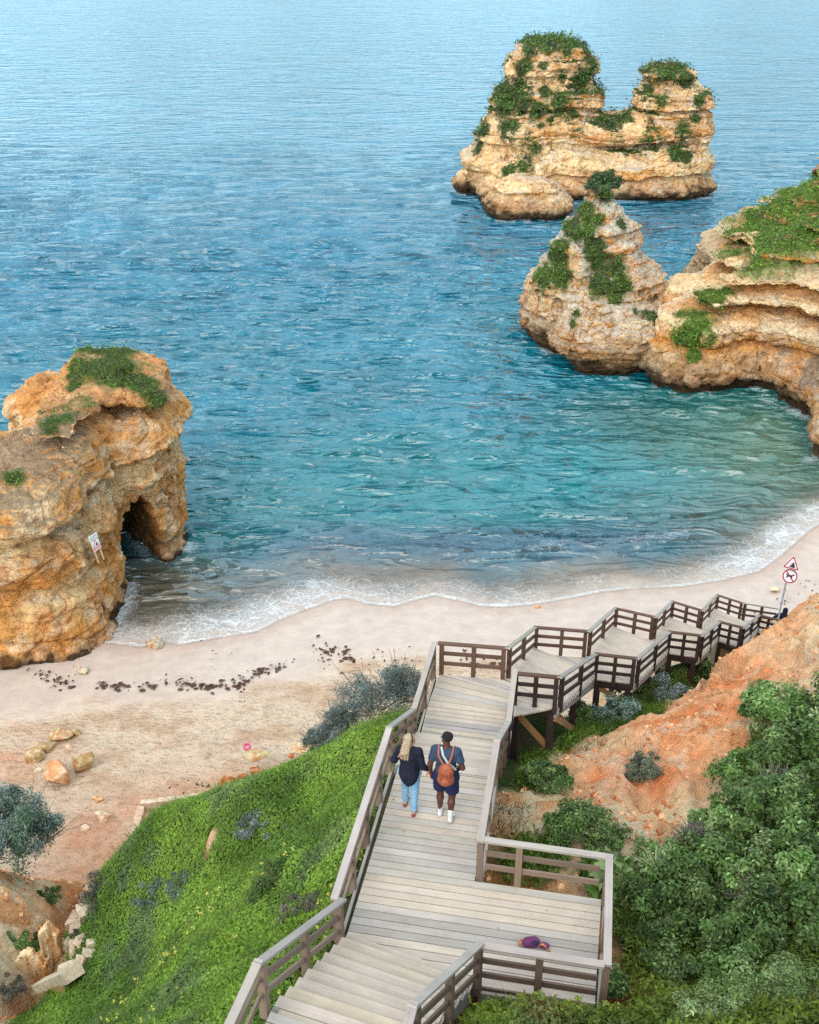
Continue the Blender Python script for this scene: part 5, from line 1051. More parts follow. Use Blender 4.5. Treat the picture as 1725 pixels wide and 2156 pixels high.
def t_arch(V, Nn, c):
    B = lambda q: np.broadcast_to(q, V.shape); q = np.exp(-(((V[:, 2] - 8.3) / .8) ** 2)) * sstep(-.2, .5, Nn[:, 2]); c = mixc(c, B(lin(206, 150, 104)), np.clip(q, 0, 1) * .8)
    q = sstep(.55, .8, Nn[:, 2]) * sstep(5.6, 6.6, V[:, 2]) * sstep(46.5, 45, V[:, 1]); c = mixc(c, B(lin(150, 132, 110)), q * .8)
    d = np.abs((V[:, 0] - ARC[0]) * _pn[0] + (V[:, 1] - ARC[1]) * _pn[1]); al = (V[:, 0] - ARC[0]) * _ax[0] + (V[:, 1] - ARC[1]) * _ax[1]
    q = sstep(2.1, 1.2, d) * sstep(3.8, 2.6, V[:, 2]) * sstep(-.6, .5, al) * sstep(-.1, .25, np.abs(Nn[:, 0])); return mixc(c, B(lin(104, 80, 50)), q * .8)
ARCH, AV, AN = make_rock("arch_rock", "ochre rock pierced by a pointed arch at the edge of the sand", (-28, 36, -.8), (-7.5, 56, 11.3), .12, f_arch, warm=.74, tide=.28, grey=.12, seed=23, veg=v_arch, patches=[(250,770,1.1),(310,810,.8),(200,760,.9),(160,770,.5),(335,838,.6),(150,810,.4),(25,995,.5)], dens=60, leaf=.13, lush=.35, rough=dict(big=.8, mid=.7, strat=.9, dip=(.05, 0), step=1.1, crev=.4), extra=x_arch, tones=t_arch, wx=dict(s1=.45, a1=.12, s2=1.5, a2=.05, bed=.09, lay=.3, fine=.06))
# rock just showing at the edge of the picture, far off
make_rock("sea_stack", "distant ochre sea stack cut off by the edge of the view above the headland", (41, 128, -.8), (56, 140, 6), .3, lambda G: lobe(G, 134, [(345,1735,1800,1,2),(365,1718,1830,2,3),(400,1716,1850,3,3),(430,1716,1850,3,3)]), seed=31)

# where the rocks stand in the sea: their waterlines carry a little foam
from mathutils import kdtree
_wl = np.concatenate([v[np.abs(v[:, 2]) < .22] for v in (PV, HV, SV, AV)]); KDW = kdtree.KDTree(len(_wl))
for _i, _v in enumerate(_wl): KDW.insert((_v[0], _v[1], 0), _i)
KDW.balance()
build_sea()
# ------------------------------------------------------------------ boulders, rubble, seaweed
def stone(name, label, cat, px, py, wpx, hpx, z=None, col=None, group=None, seed=None, sq=.8, rough=.28, rot=0.0, p=2.6):
    """a boulder whose foot is seen around (px, py): wpx wide and hpx tall in measured pixels."""
    g = hit(px, py) if z is None else U(px, py, z); s_ = proj(g)[2] / FPX; a = wpx * s_ / 2; hgt = hpx * s_ * .75
    seed = rng.random() * 90 if seed is None else seed; c = g + np.array([0, a * sq * .6, hgt * .32]); r = np.array([a, a * sq, hgt * .62]); h = max(r) / 13
    G = grid3(c - r * 1.35, c + r * 1.35, h); cr, sr = math.cos(rot), math.sin(rot); q = G - c.astype(np.float32)
    q = np.stack([q[..., 0] * cr + q[..., 2] * sr, q[..., 1], -q[..., 0] * sr + q[..., 2] * cr], -1) / r.astype(np.float32)
    f = (np.abs(q) ** p).sum(-1) ** (1 / p) - 1 + rough * 1.6 * (fbm(G * (1.1 / max(r)) + seed, 4) - .5)
    for _ in range(11):
        nv_ = rng.normal(size=3); nv_ /= np.linalg.norm(nv_); f = np.maximum(f, q @ nv_.astype(np.float32) - rng.uniform(.55, .88))
    f = f + .07 * (fbm(G * (4 / max(r)) + seed, 3) - .5)
    V, F = surface_nets(f.astype(np.float32), c - r * 1.35, h); n = fbm(V * (2 / max(r)) + seed, 3); col = lin(196, 168, 122) if col is None else col
    cc = mixc(np.broadcast_to(col, V.shape), np.broadcast_to(lin(196, 130, 84), V.shape), sstep(.5, .66, n) * .7); cc = mixc(cc, np.broadcast_to(lin(226, 206, 178), V.shape), sstep(.5, .7, fbm(V * (3.3 / max(r)) + seed + 4, 3)) * .5)
    o = mesh_obj(name, V, F, M_stone, None, False, cc); return tag(o, label, cat, group)
GB = "boulders on the sand"; BR = lin(176, 148, 104); BO = lin(214, 158, 112); RD = lin(176, 92, 50); PK = lin(224, 204, 176)
for px, py, wp, hp, col, lab in [(172,1628,58,70,BR,"rounded brown boulder, the rightmost of the big cluster on the sand"),(116,1652,74,60,BO,"largest orange boulder in the cluster on the sand"),(76,1606,46,44,BR,"square-topped boulder at the outer end of the cluster"),(97,1582,42,24,BR,"flat boulder behind the square-topped one"),(125,1560,56,28,BR,"long low boulder farthest up the beach in the cluster"),(160,1550,28,16,BR,"small pointed rock next to the long low boulder"),
    (145,1578,16,14,PK,"little pale stone between the brown boulder and the long low one"),(80,1628,20,12,PK,"white chip of rock under the square-topped boulder"),(537,1602,58,22,lin(196,176,132),"flat tan rock on the sand beside the pink ring"),(640,1590,48,28,lin(208,186,150),"pale rock half hidden by the brow of the left slope"),(205,1690,26,16,BO,"small orange rock on the red stained sand"),(217,1735,40,34,PK,"round cream boulder beside the low kerb"),(180,1750,24,14,PK,"small cream stone next to the round cream boulder"),
    (305,1712,34,30,PK,"cream stone lying in the corner of the kerbs"),(325,1366,52,22,lin(170,160,134),"wet greyish rock at the edge of the foam near the arch"),(172,1420,30,16,lin(196,188,160),"pale flat rock among the seaweed by the arch rock"),(541,1636,34,22,RD,"red earth clod on the brow near the flat tan rock"),(480,1662,40,34,RD,"large red earth clod where the slope meets the sand"),(512,1648,30,18,RD,"small red clod between two larger red clods"),(613,1596,18,12,RD,"small red stone beside the pale rock on the brow"),
    (1133,1281,14,9,BO,"small brown stone alone on the wet sand"),(1632,1245,22,11,lin(236,220,180),"cream flat stone on the sand beyond the stairs"),(1663-3,1224,14,8,BO,"little orange stone on the sand beside the warning signs")]:
    stone("boulder" if wp > 30 else "stone", lab, "rock", px, py, wp, hp, 1.55 if 470 < px < 660 else None, col, GB)
GR = "broken concrete in the gully"; CG = lin(206, 186, 162)
def slab(px, py, sx, sy, sz, yaw, tilt, roll, lab, col=CG, zoff=0.05):
    p = hit(px, py); R = Matrix.Rotation(yaw, 3, 'Z') @ Matrix.Rotation(tilt, 3, 'X') @ Matrix.Rotation(roll, 3, 'Y')
    bm = bmesh.new(); bmesh.ops.create_cube(bm, size=1); bmesh.ops.subdivide_edges(bm, edges=bm.edges[:], cuts=4, use_grid_fill=True)
    V = np.array([v.co[:] for v in bm.verts]) * [sx, sy, sz]; F = [[v.index for v in f.verts] for f in bm.faces]; bm.free()
    V = V + (np.stack([fbm(V * 2.5 + p + k * 7, 3) for k in range(3)], 1) - .5) * min(sx, sy, sz) * .55
    V = V * .8 @ np.array(R).T + p + [0, 0, zoff + sz * .2]
    o = mesh_obj("concrete_block", V, F, M_stone, None, False, np.broadcast_to(col, V.shape) * rng.uniform(.85, 1.1, (len(V), 1))); tag(o, lab, "concrete block", GR)
for a in [(185,1925,.55,.42,.30,.5,.2,.1,"tilted square block of concrete highest in the gully rubble"),(172,1950,.42,.34,.22,1.1,-.2,.3,"flat concrete slab under the tilted square block"),(160,1962,.36,.26,.2,.2,.4,0,"small block beside the dark pipe in the rubble"),(178,1985,.5,.28,.22,.9,.1,.5,"whitish broken slab in the middle of the rubble"),(160,2005,.3,.6,.18,.3,.5,.1,"long grey slab lying lengthwise in the rubble"),(188,2020,.34,.36,.24,.4,.0,.3,"cream block at the edge of the green slope"),(145,1995,.34,.3,.22,1.2,.3,.1,"rough block against the weathered slabs"),(150,2050,.6,.4,.24,.6,.1,.1,"pinkish slab on top of the old wall"),(195,1995,.3,.26,.2,1.9,.2,.2,"small chipped block nearest the grass in the rubble"),(170,2040,.3,.5,.2,.1,.3,.2,"grey slab standing on edge beside the old wall")]: slab(*a)
for px, py, sx, sz, yw, lab in [(117,2002,.22,1.45,.2,"tall weathered slab of layered stone standing in the gully"),(80,2035,.36,.95,-.2,"shorter streaked slab leaning at the bank below the tall slab")]:
    p = hit(px, py + 20); G = grid3(p - [1, 1, .6], p + [1, 1, sz + .3], .035); q = G - p.astype(np.float32); cy, sy_ = math.cos(yw), math.sin(yw); a = q[..., 0] * cy + q[..., 1] * sy_; b = -q[..., 0] * sy_ + q[..., 1] * cy
    top = sz * (.72 + .5 * fbm(np.stack([a * 3, b * 0, a * 0], -1) + px, 2) - .25 * np.abs(a) / sx); f = np.maximum(np.maximum(np.abs(a) - sx - .08 * (fbm(G * 3, 2) - .5), np.abs(b + .12 * q[..., 2]) - .11), q[..., 2] - top + .25 * (fbm(np.stack([a * 9, b * 9, a * 0], -1), 2) - .5)) + .2 * (fbm(G * [11, 11, .9], 3) - .5)
    V, F = surface_nets(f.astype(np.float32), p - [1, 1, .6], .035); n = fbm(V * [7, 7, .7], 3); tag(mesh_obj("rock_slab", V, F, M_stone, None, False, mixc(np.broadcast_to(lin(234, 206, 166), V.shape), np.broadcast_to(lin(212, 158, 106), V.shape), sstep(.45, .68, n))), lab, "rock slab", "weathered slabs in the gully")
# remains of a masonry wall in the gully, kerbs on the sand, a pink conduit
def strip(name, pts, wd, ht, col, lab, cat, n=14, group=None, lift=0.0):
    P = np.array(pts, float); seg = []
    for a, b in zip(P[:-1], P[1:]):
        for t in np.linspace(0, 1, n)[:-1]: seg.append(a + (b - a) * t)
    seg.append(P[-1]); V = []; F = []
    for i, q in enumerate(seg):
        d = seg[min(i + 1, len(seg) - 1)] - seg[max(i - 1, 0)]; s = np.array([-d[1], d[0], 0]); s /= np.linalg.norm(s); j = rng.normal(0, .012, (4, 3))
        V += [q - s * wd / 2 + [0, 0, -.3] + j[0], q - s * wd / 2 + [0, 0, ht + lift] + j[1], q + s * wd / 2 + [0, 0, ht + lift] + j[2], q + s * wd / 2 + [0, 0, -.3] + j[3]]
    for i in range(len(seg) - 1):
        for k in range(4): F.append((i * 4 + k, i * 4 + (k + 1) % 4, i * 4 + 4 + (k + 1) % 4, i * 4 + 4 + k))
    F += [(0, 3, 2, 1), tuple(len(V) - 4 + k for k in range(4))]
    V = np.array(V); o = mesh_obj(name, V, F, M_stone, None, False, np.broadcast_to(col, V.shape) * rng.uniform(.9, 1.08, (len(V), 1))); return tag(o, lab, cat, group)
strip("kerb", [U(296,1692,1.75), U(360,1684,1.75), U(440,1676,1.7)], .2, .07, lin(216,194,168), "pale low kerb crossing the sand to the green slope", "kerb")
strip("kerb", [U(297,1700,1.75), U(285,1750,1.9), U(262,1810,2.2), U(240,1850,2.5), U(215,1872,2.8)], .24, .07, lin(214,178,152), "pinkish low kerb running from the sand down to the gully", "kerb")
p = [hit(x, y) + [0, 0, .05] for x, y in ((200,1868),(180,1892),(168,1920),(155,1955))]; strip("kerb", p, .34, .12, lin(226,190,166), "pinkish concrete edge strip in the gully above the rubble", "kerb")
a, b = hit(88, 2108) + [0, 0, .1], hit(165, 2072) + [0, -.1, .1]; m = MB(); wl = empty("stone_wall", tuple(a)); tag(wl, "collapsed stub of block wall in the bottom of the gully", "wall")
for r_ in range(5):
    for c_ in range(5):
        t0, t1 = c_ / 5 + (.1 if r_ % 2 else 0), c_ / 5 + .19 + (.1 if r_ % 2 else 0)
        if t1 > 1.05: continue
        q0 = a + (b - a) * t0; q1 = a + (b - a) * t1; dz = np.array([0, -.03 * r_, .35 - .26 * r_]) ; m.beam(q0 + dz, q1 + dz, .42, .245, (lin(206,190,164) if r_ == 0 else lin(170,142,98)) * rng.uniform(.85, 1.1))
m.build("masonry", M_stone, wl)
V = []
m = MB(); pp = [hit(160,1948) + [0,-.1,.22], hit(164,1972) + [0,-.1,.3], hit(172,1990) + [0,-.1,.2]]
for q0, q1 in zip(pp[:-1], pp[1:]): m.beam(q0, q1, .06, .06, lin(50, 44, 50))
tag(m.build("drain_pipe", M_stone), "bent dark pipe lying across the gully rubble", "pipe")
# seaweed wrack: hundreds of scraps along the tide line, one mass
def wrack(px, py, n, sx, sy, big):
    out = []
    for _ in range(n):
        q = U(px + rng.normal(0, sx), py + rng.normal(0, sy), .6); z = float(beach_z(np.array([q[0]]), np.array([q[1]]))[0]); q = U(px + rng.normal(0, sx), py + rng.normal(0, sy), z); out.append((q, big * rng.uniform(.4, 1.3)))
    return out
S = []
for (x0, y0), (x1, y1), n, sy, big in [((62,1398),(100,1432),46,9,.11),((100,1432),(165,1452),50,7,.13),((200,1445),(330,1447),90,4,.14),((330,1447),(360,1428),22,7,.13),((360,1440),(440,1447),80,5,.17),((440,1447),(500,1443),46,5,.17),((500,1443),(560,1412),60,6,.18),((560,1412),(600,1405),24,5,.14),((560,1410),(690,1360),26,9,.09),((350,1400),(560,1380),22,16,.08),((668,1365),(735,1372),40,6,.17),((668,1390),(745,1395),34,9,.15),((740,1385),(900,1380),26,9,.1),((780,1405),(900,1395),20,8,.1),((925,1385),(1060,1405),40,9,.14),((150,1400),(230,1440),26,9,.08),((1560,1290),(1620,1305),26,6,.1),((1620,1272),(1700,1240),34,8,.11),((1690,1235),(1722,1225),10,6,.11),((360,1655),(450,1655),30,5,.07),((520,1600),(640,1640),40,10,.07),((380,1500),(760,1540),40,40,.06)]:
    for k in range(int(n * .38)):
        t = rng.random(); cl = rng.normal(0, 5, 2); S += wrack(x0 + (x1 - x0) * t + cl[0], y0 + (y1 - y0) * t + cl[1] * .4, 1 + (rng.random() < .3) * 2, 5, sy * 1.15, big * rng.uniform(.35, 1.0))
V = []; F = []
for q, s_ in S:
    k = int(rng.integers(5, 8)); a0 = rng.random() * 6.28; st = rng.uniform(.3, .9); base = len(V); V.append(q + [0, 0, .05 + s_ * .35])
    for j in range(k):
        a = a0 + j * 2 * math.pi / k; rr = s_ * rng.uniform(.5, 1.3); ex, ey = math.cos(a) * rr, math.sin(a) * rr * st; V.append(q + [ex * math.cos(a0) - ey * math.sin(a0), ex * math.sin(a0) + ey * math.cos(a0), .02 + rng.uniform(0, .03)])
    for j in range(k): F.append((base, base + 1 + j, base + 1 + (j + 1) % k))
V = np.array(V); o = mesh_obj("seaweed", V, F, M_stone, None, False, lin(82, 60, 52) * rng.uniform(.6, 1.7, (len(V), 1))); tag(o, "dark dry seaweed strewn along the tide line", None, None, "stuff")
# pink swim ring on the sand
g = U(521, 1578, 1.6); V = []; F = []; R_, r_ = .10, .04
for i in range(20):
    for j in range(8):
        a, b = i / 20 * 6.283, j / 8 * 6.283; rr = R_ + r_ * math.cos(b); V.append(g + np.array([rr * math.cos(a), rr * math.sin(a) * .75, .12 + rr * math.sin(a) * .66 + r_ * math.sin(b)]))
for i in range(20):
    for j in range(8): F.append((i * 8 + j, ((i + 1) % 20) * 8 + j, ((i + 1) % 20) * 8 + (j + 1) % 8, i * 8 + (j + 1) % 8))
k = len(V)
for x, y, z in ((.08,-.1,.03),(.16,-.06,.05),(.30,-.02,.03),(.22,-.14,.02),(.12,-.16,.02)): V.append(g + [x, y, z])
F.append((k, k + 1, k + 2, k + 3, k + 4)); M_pink = flat_mat("pink_vinyl", (.60, .05, .20), .35, .5)
tag(mesh_obj("swim_ring", np.array(V), F, M_pink, None, True), "small bright pink ring toy lying on the sand", "toy")

# ------------------------------------------------------------------ signs
M_white = flat_mat("sign_white", (.74, .74, .76), .4, .4); M_red = flat_mat("sign_red", (.36, .012, .05), .4, .4); M_black = flat_mat("sign_black", (.012, .010, .02), .4, .4); M_steel = flat_mat("galvanised_steel", (.48, .52, .55), .5, .5); M_stripe = flat_mat("faded_red", (.62, .10, .16), .5, .4); M_panel = flat_mat("panel_green_grey", (.50, .62, .60), .5, .4); M_orange = flat_mat("sign_orange", (.75, .38, .10), .5, .4)
def plate(name, pts, th, T, mat, parent, off=0.0):
    """flat plate from 2-D outline pts, placed by T(x, y, depth)."""
    n = len(pts); V = [T(x, y, off) for x, y in pts] + [T(x, y, off + th) for x, y in pts]
    F = [tuple(range(n)), tuple(range(2 * n - 1, n - 1, -1))] + [(i, i + n, (i + 1) % n + n, (i + 1) % n) for i in range(n)]
    return mesh_obj(name, np.array(V), F, mat, parent)
def frame_T(o, yaw, pitch, roll):
    R = np.array(Matrix.Rotation(yaw, 3, 'Z') @ Matrix.Rotation(pitch, 3, 'X') @ Matrix.Rotation(roll, 3, 'Y'))
    return lambda x, y, d: np.asarray(o) + R @ np.array([x, -d, y])
def rounded_tri(s, r):
    P = []; c = [(0, s / math.sqrt(3)), (-s / 2, -s / (2 * math.sqrt(3))), (s / 2, -s / (2 * math.sqrt(3)))]
    for k, (x, y) in enumerate(c):
        a0 = math.radians(90 + 120 * k); L = math.hypot(x, y); x, y = x * (L - 2 * r) / L, y * (L - 2 * r) / L
        for j in range(-4, 5): P.append((x + r * math.cos(a0 + j * math.radians(15)), y + r * math.sin(a0 + j * math.radians(15))))
    return P
circ = lambda r, n=40: [(r * math.cos(i * 2 * math.pi / n), r * math.sin(i * 2 * math.pi / n)) for i in range(n)]
dsk = W(1663.5, 1213, 38.6); tri = W(1667.5, 1188.5, 38.6); foot = np.array([dsk[0] - .10, 38.85, 1.0]); sg = empty("warning_sign", tuple(foot)); tag(sg, "leaning pole with a falling-rocks triangle above a round no-dogs sign", "sign")
m = MB(); m.beam(foot, tri + [.0, .20, .05], .055, .055, np.array([.42, .46, .50]), up=(1, 0, 0)); m.build("pole", M_stone, sg)
T = frame_T(dsk, -.33, -.36, .10)
pl = plate("round_plate", circ(.30), .012, T, M_white, sg, 0)
ring_o, ring_i = circ(.285), circ(.235); n = 40; V = [T(x, y, .016) for x, y in ring_o] + [T(x, y, .016) for x, y in ring_i]
mesh_obj("red_ring", np.array(V), [(i, (i + 1) % n, n + (i + 1) % n, n + i) for i in range(n)], M_red, pl)
dog = [(-.155,.035),(-.15,.02),(-.12,.01),(-.115,-.02),(-.15,-.09),(-.135,-.10),(-.10,-.05),(-.095,-.10),(-.075,-.10),(-.075,-.04),(.03,-.03),(.045,-.11),(.065,-.11),(.065,-.04),(.09,-.09),(.105,-.085),(.09,-.01),(.115,.05),(.165,.055),(.18,.075),(.14,.095),(.115,.12),(.10,.09),(.07,.055),(-.08,.05),(-.125,.045),(-.15,.09),(-.165,.085)]
plate("dog_symbol", dog, .002, T, M_black, pl, .015)
plate("red_bar", [(-.185,.155),(-.155,.185),(.185,-.155),(.155,-.185)], .002, T, M_red, pl, .019)
T2 = frame_T(tri, -.33, -.36, .10); pt = plate("triangle_plate", rounded_tri(.66, .04), .012, T2, M_white, sg, 0)
o_, i_ = rounded_tri(.62, .035), rounded_tri(.46, .02); n = len(o_); V = [T2(x, y, .016) for x, y in o_] + [T2(x, y, .016) for x, y in i_]
mesh_obj("red_border", np.array(V), [(i, (i + 1) % n, n + (i + 1) % n, n + i) for i in range(n)], M_red, pt)
plate("cliff_symbol", [(-.10,-.115),(.155,-.115),(.06,.10),(.03,.10),(.005,.05),(.015,.02),(-.03,-.02),(-.035,-.06)], .002, T2, M_black, pt, .015)
for x, y, s_ in ((-.02,.045,.018),(-.055,.0,.016),(-.085,-.045,.018),(-.06,.03,.01),(-.105,-.085,.014)): plate("rock_symbol", [(x - s_, y - s_ * .6), (x + s_ * .8, y - s_), (x + s_, y + s_ * .5), (x - s_ * .3, y + s_)], .002, T2, M_black, pt, .015)
# notice on the arch rock
def surf(px, py, V):
    a, b, d = proj(V); m = np.where((a - px) ** 2 + (b - py) ** 2 < 60)[0]; return V[m[np.argmin(d[m])]]
q = surf(199, 1150, AV); ns = empty("notice_board", tuple(q)); tag(ns, "weathered cliff-fall notice of panel, triangle and red stripes standing at the arch rock", "sign")
o0 = W(199, 1139, q[1] - .35); _T = frame_T(o0, .95, -.18, -.10); T = lambda x, y, d: _T(x * .66, y * .66, d)
m = MB()
for x in (-.22, .22): a, b = T(x, .42, -.03), T(x, -1.5, -.03); m.beam(a, b, .05, .05, np.array([.55, .42, .25]), up=(1, 0, 0))
m.build("post", M_stone, ns)
pn = plate("panel", [(-.34,.12),(.34,.12),(.34,.46),(-.34,.46)], .02, T, M_white, ns); plate("panel_face", [(-.30,.16),(.30,.16),(.30,.42),(-.30,.42)], .003, T, M_panel, pn, .02)
for y in (.37, .32, .27, .22): plate("text_line", [(-.24,y-.01),(.10 + .1 * (y > .3),y-.01),(.10 + .1 * (y > .3),y+.008),(-.24,y+.008)], .002, T, M_steel, pn, .025)
bd = plate("warning_board", [(-.30,-.62),(.30,-.62),(.30,.06),(-.30,.06)], .02, T, M_white, ns, .004); plate("red_triangle", [(x, y - .22) for x, y in rounded_tri(.52, .02)], .003, T, M_red, bd, .026); plate("white_triangle", [(x, y - .22) for x, y in rounded_tri(.38, .015)], .003, T, M_white, bd, .030); plate("cliff_symbol", [(-.06,-.30),(.12,-.30),(.05,-.13),(.02,-.13),(-.01,-.21)], .003, T, M_black, bd, .034)
for y in (-.44, -.53): plate("red_stripe", [(-.30, y - .03), (.30, y - .03), (.30, y + .025), (-.30, y + .025)], .003, T, M_stripe, bd, .026)
# bundle left on the platform
g = U(1118, 1990, D0 + .03); bag = empty("cloth_bag", tuple(g)); tag(bag, "crumpled purple, navy and orange bag left on the platform by the near railing", "bag")
def soft(name, c, r, mat, parent, seed, amp=.35):
    c = np.asarray(c, float); r = np.asarray(r, float); h = min(r) / 5; G = grid3(c - r * 1.5, c + r * 1.5, h); f = np.linalg.norm((G - c.astype(np.float32)) / r.astype(np.float32), axis=-1) - 1 + amp * 2 * (fbm(G * 9 + seed, 3) - .5)
    V, F = surface_nets(f.astype(np.float32), c - r * 1.5, h); return mesh_obj(name, V, F, mat, parent, True)
M_purple = flat_mat("purple_cloth", (.13, .03, .10), .85); M_navy = flat_mat("navy_cloth", (.02, .02, .06), .8); M_tan = flat_mat("tan_leather", (.42, .16, .06), .5, .4)
xx = np.array([VD[0], VD[1], 0]); yy = np.array([UD[0], UD[1], 0]); zz_ = np.array([0, 0, 1.0])
k_ = .62; xx, yy, zz_ = xx * k_, yy * k_, zz_ * k_
body_ = soft("body", g + zz_ * .10, (.125, .08, .06), M_purple, bag, 3); soft("flap", g + xx * .08 + zz_ * .14 - yy * .04, (.065, .05, .04), M_navy, bag, 5); soft("side_pocket", g - xx * .17 + zz_ * .06 - yy * .03, (.065, .04, .032), M_tan, bag, 8)
soft("cloth_end", g + xx * .27 + zz_ * .05, (.075, .05, .028), M_purple, bag, 12)
m = MB(); pts = [g + xx * (.15 + .07 * i) + zz_ * (.05 + .09 * math.sin(i * 1.1)) - yy * .05 for i in range(5)]
for a, b in zip(pts[:-1], pts[1:]): m.beam(a, b, .03, .015, np.array([.5, .24, .10]))
pts = [g - xx * (.12 + .05 * i) + zz_ * (.04 + .08 * math.sin(i * 1.2)) + yy * .03 for i in range(4)]
for a, b in zip(pts[:-1], pts[1:]): m.beam(a, b, .03, .015, np.array([.5, .24, .10]))
m.build("strap", M_stone, bag)
# ------------------------------------------------------------------ people
PS = .90      # size of the couple beside the railing
class Body:
    """a figure grown as one continuous surface from tapering limbs; x right, y ahead, z up, feet at z = 0."""
    def __init__(s, lo, hi, h): s.lo = np.array(lo, float); s.h = h; s.G = grid3(lo, hi, h); s.f = np.full(s.G.shape[:3], 1.0, np.float32)
    def _box(s, pts, r):
        p = np.array(pts, float); a = np.maximum(((p.min(0) - r - s.lo) / s.h).astype(int), 0); b = np.minimum(((p.max(0) + r - s.lo) / s.h).astype(int) + 2, s.f.shape)
        return tuple(slice(i, j) for i, j in zip(a, b))
    def limb(s, a, b, ra, rb, k=.03, sx=1.0):
        a = np.array(a, np.float32); b = np.array(b, np.float32); q = s._box([a, b], max(ra, rb) * max(1, 1 / sx) + .12); G = s.G[q]; d = b - a; t = np.clip(((G - a) @ d) / (d @ d), 0, 1)
        v = G - a - t[..., None] * d; v = v * np.array([sx, 1, 1], np.float32); dist = np.linalg.norm(v, axis=-1) - (ra + (rb - ra) * t); s.f[q] = smin(s.f[q], dist, k); return s
    def ball(s, c, r, k=.03, cut=False, rot=0.0):
        c = np.array(c, np.float32); r = np.array(r, np.float32); q = s._box([c], float(r.max()) + .12); v = s.G[q] - c
        if rot: cr, sr = math.cos(rot), math.sin(rot); v = np.stack([v[..., 0] * cr + v[..., 1] * sr, -v[..., 0] * sr + v[..., 1] * cr, v[..., 2]], -1)
        n = np.linalg.norm(v / r, axis=-1); dist = (n - 1) * r.min() * .5 + (np.linalg.norm(v, axis=-1) - np.linalg.norm(v, axis=-1) / np.maximum(n, 1e-4)) * .5
        s.f[q] = smax(s.f[q], -dist, k) if cut else smin(s.f[q], dist, k); return s
    def cut(s, fn): s.f = np.maximum(s.f, fn(s.G).astype(np.float32)); return s
    def noise(s, a, sc, sd=0): s.f = s.f + a * (fbm(s.G * sc + sd, 3) - .5).astype(np.float32) * 2; return s
    def mesh(s, name, mat, parent, base, yaw):
        V, F = surface_nets(s.f, s.lo, s.h); c, n = math.cos(yaw), math.sin(yaw)
        V = np.stack([V[:, 0] * c + V[:, 1] * n, -V[:, 0] * n + V[:, 1] * c, V[:, 2]], 1) * PS + np.array(base); return mesh_obj(name, V, F, mat, parent, True)
def hand(B, wrist, dirn, palm, side, curl=.9, L=.085):
    """five fingers on a palm: dirn points along the hand, palm is the palm's normal, side towards the thumb."""
    w_ = np.array(wrist, float); d = np.array(dirn, float); d /= np.linalg.norm(d); p = np.array(palm, float); p -= d * (p @ d); p /= np.linalg.norm(p); s_ = np.cross(d, p) * side
    B.limb(w_, w_ + d * .045, .026, .030, .015); B.limb(w_ + d * .04 + s_ * .018, w_ + d * .08 + s_ * .02, .019, .018, .01); B.limb(w_ + d * .04 - s_ * .018, w_ + d * .076 - s_ * .02, .019, .016, .01)
    for i, (o, l) in enumerate(((.030, .92), (.010, 1.0), (-.011, .94), (-.031, .74))):
        a = w_ + d * .085 + s_ * o; q = a; ang = 0
        for j, seg in enumerate((.45, .32, .23)):
            ang += curl * (.35 + .28 * j); e = q + (d * math.cos(ang) + p * math.sin(ang)) * L * l * seg; B.limb(q, e, .0105 - .001 * j, .0100 - .001 * j, .003); q = e
    t0 = w_ + d * .025 + s_ * .026; t1 = t0 + d * .035 + s_ * .022 + p * .012; B.limb(t0, t1, .014, .0115, .008); B.limb(t1, t1 + d * .03 + p * .014, .011, .009, .003)
def head(B, c, yaw, s=1.0):
    """skull, jaw, nose, brow, lips and ears, facing yaw (0 = ahead, positive = to the right)."""
    c = np.array(c, float); F_ = np.array([math.sin(yaw), math.cos(yaw), 0]); R_ = np.array([math.cos(yaw), -math.sin(yaw), 0]); Z = np.array([0, 0, 1.])
    B.ball(c + Z * .025 * s - F_ * .008, (.076 * s, .095 * s, .088 * s), .02, rot=-yaw); B.ball(c - Z * .045 * s + F_ * .022, (.058 * s, .066 * s, .068 * s), .02, rot=-yaw)
    B.limb(c + F_ * .088 * s + Z * .012 * s, c + F_ * .108 * s - Z * .022 * s, .010 * s, .014 * s, .008); B.limb(c + F_ * .082 * s - R_ * .03 + Z * .024 * s, c + F_ * .082 * s + R_ * .03 + Z * .024 * s, .013, .013, .01)
    B.limb(c + F_ * .084 * s - R_ * .018 - Z * .052 * s, c + F_ * .084 * s + R_ * .018 - Z * .052 * s, .010, .010, .008); B.ball(c + F_ * .074 * s - Z * .09 * s, (.022, .022, .018), .015)
    for q in (-1, 1): B.ball(c + R_ * q * .078 * s - Z * .005 - F_ * .005, (.012, .018, .030), .006, rot=-yaw); B.ball(c + F_ * .086 * s + R_ * q * .032 + Z * .006 * s, (.016, .012, .011), .006, cut=True, rot=-yaw)
    return F_, R_
def eyes(c, yaw, parent, base, byaw, s=1.0):
    F_ = np.array([math.sin(yaw), math.cos(yaw), 0]); R_ = np.array([math.cos(yaw), -math.sin(yaw), 0])
    for q in (-1, 1):
        B = Body(np.array(c) + F_ * .078 * s + R_ * q * .032 + [0, 0, .006] - .02, np.array(c) + F_ * .078 * s + R_ * q * .032 + [0, 0, .006] + .02, .003); B.ball(np.array(c) + F_ * .076 * s + R_ * q * .032 + [0, 0, .006], (.011, .011, .011), .001); B.mesh("eye", M_eye, parent, base, byaw)
M_eye = flat_mat("eye", (.10, .08, .07), .2, .5)
SK_D = flat_mat("deep_brown_skin", (.085, .032, .022), .5, .4, 30, .9, 1.1); SK_L = flat_mat("light_skin", (.52, .27, .19), .5, .4, 30, .92, 1.08)
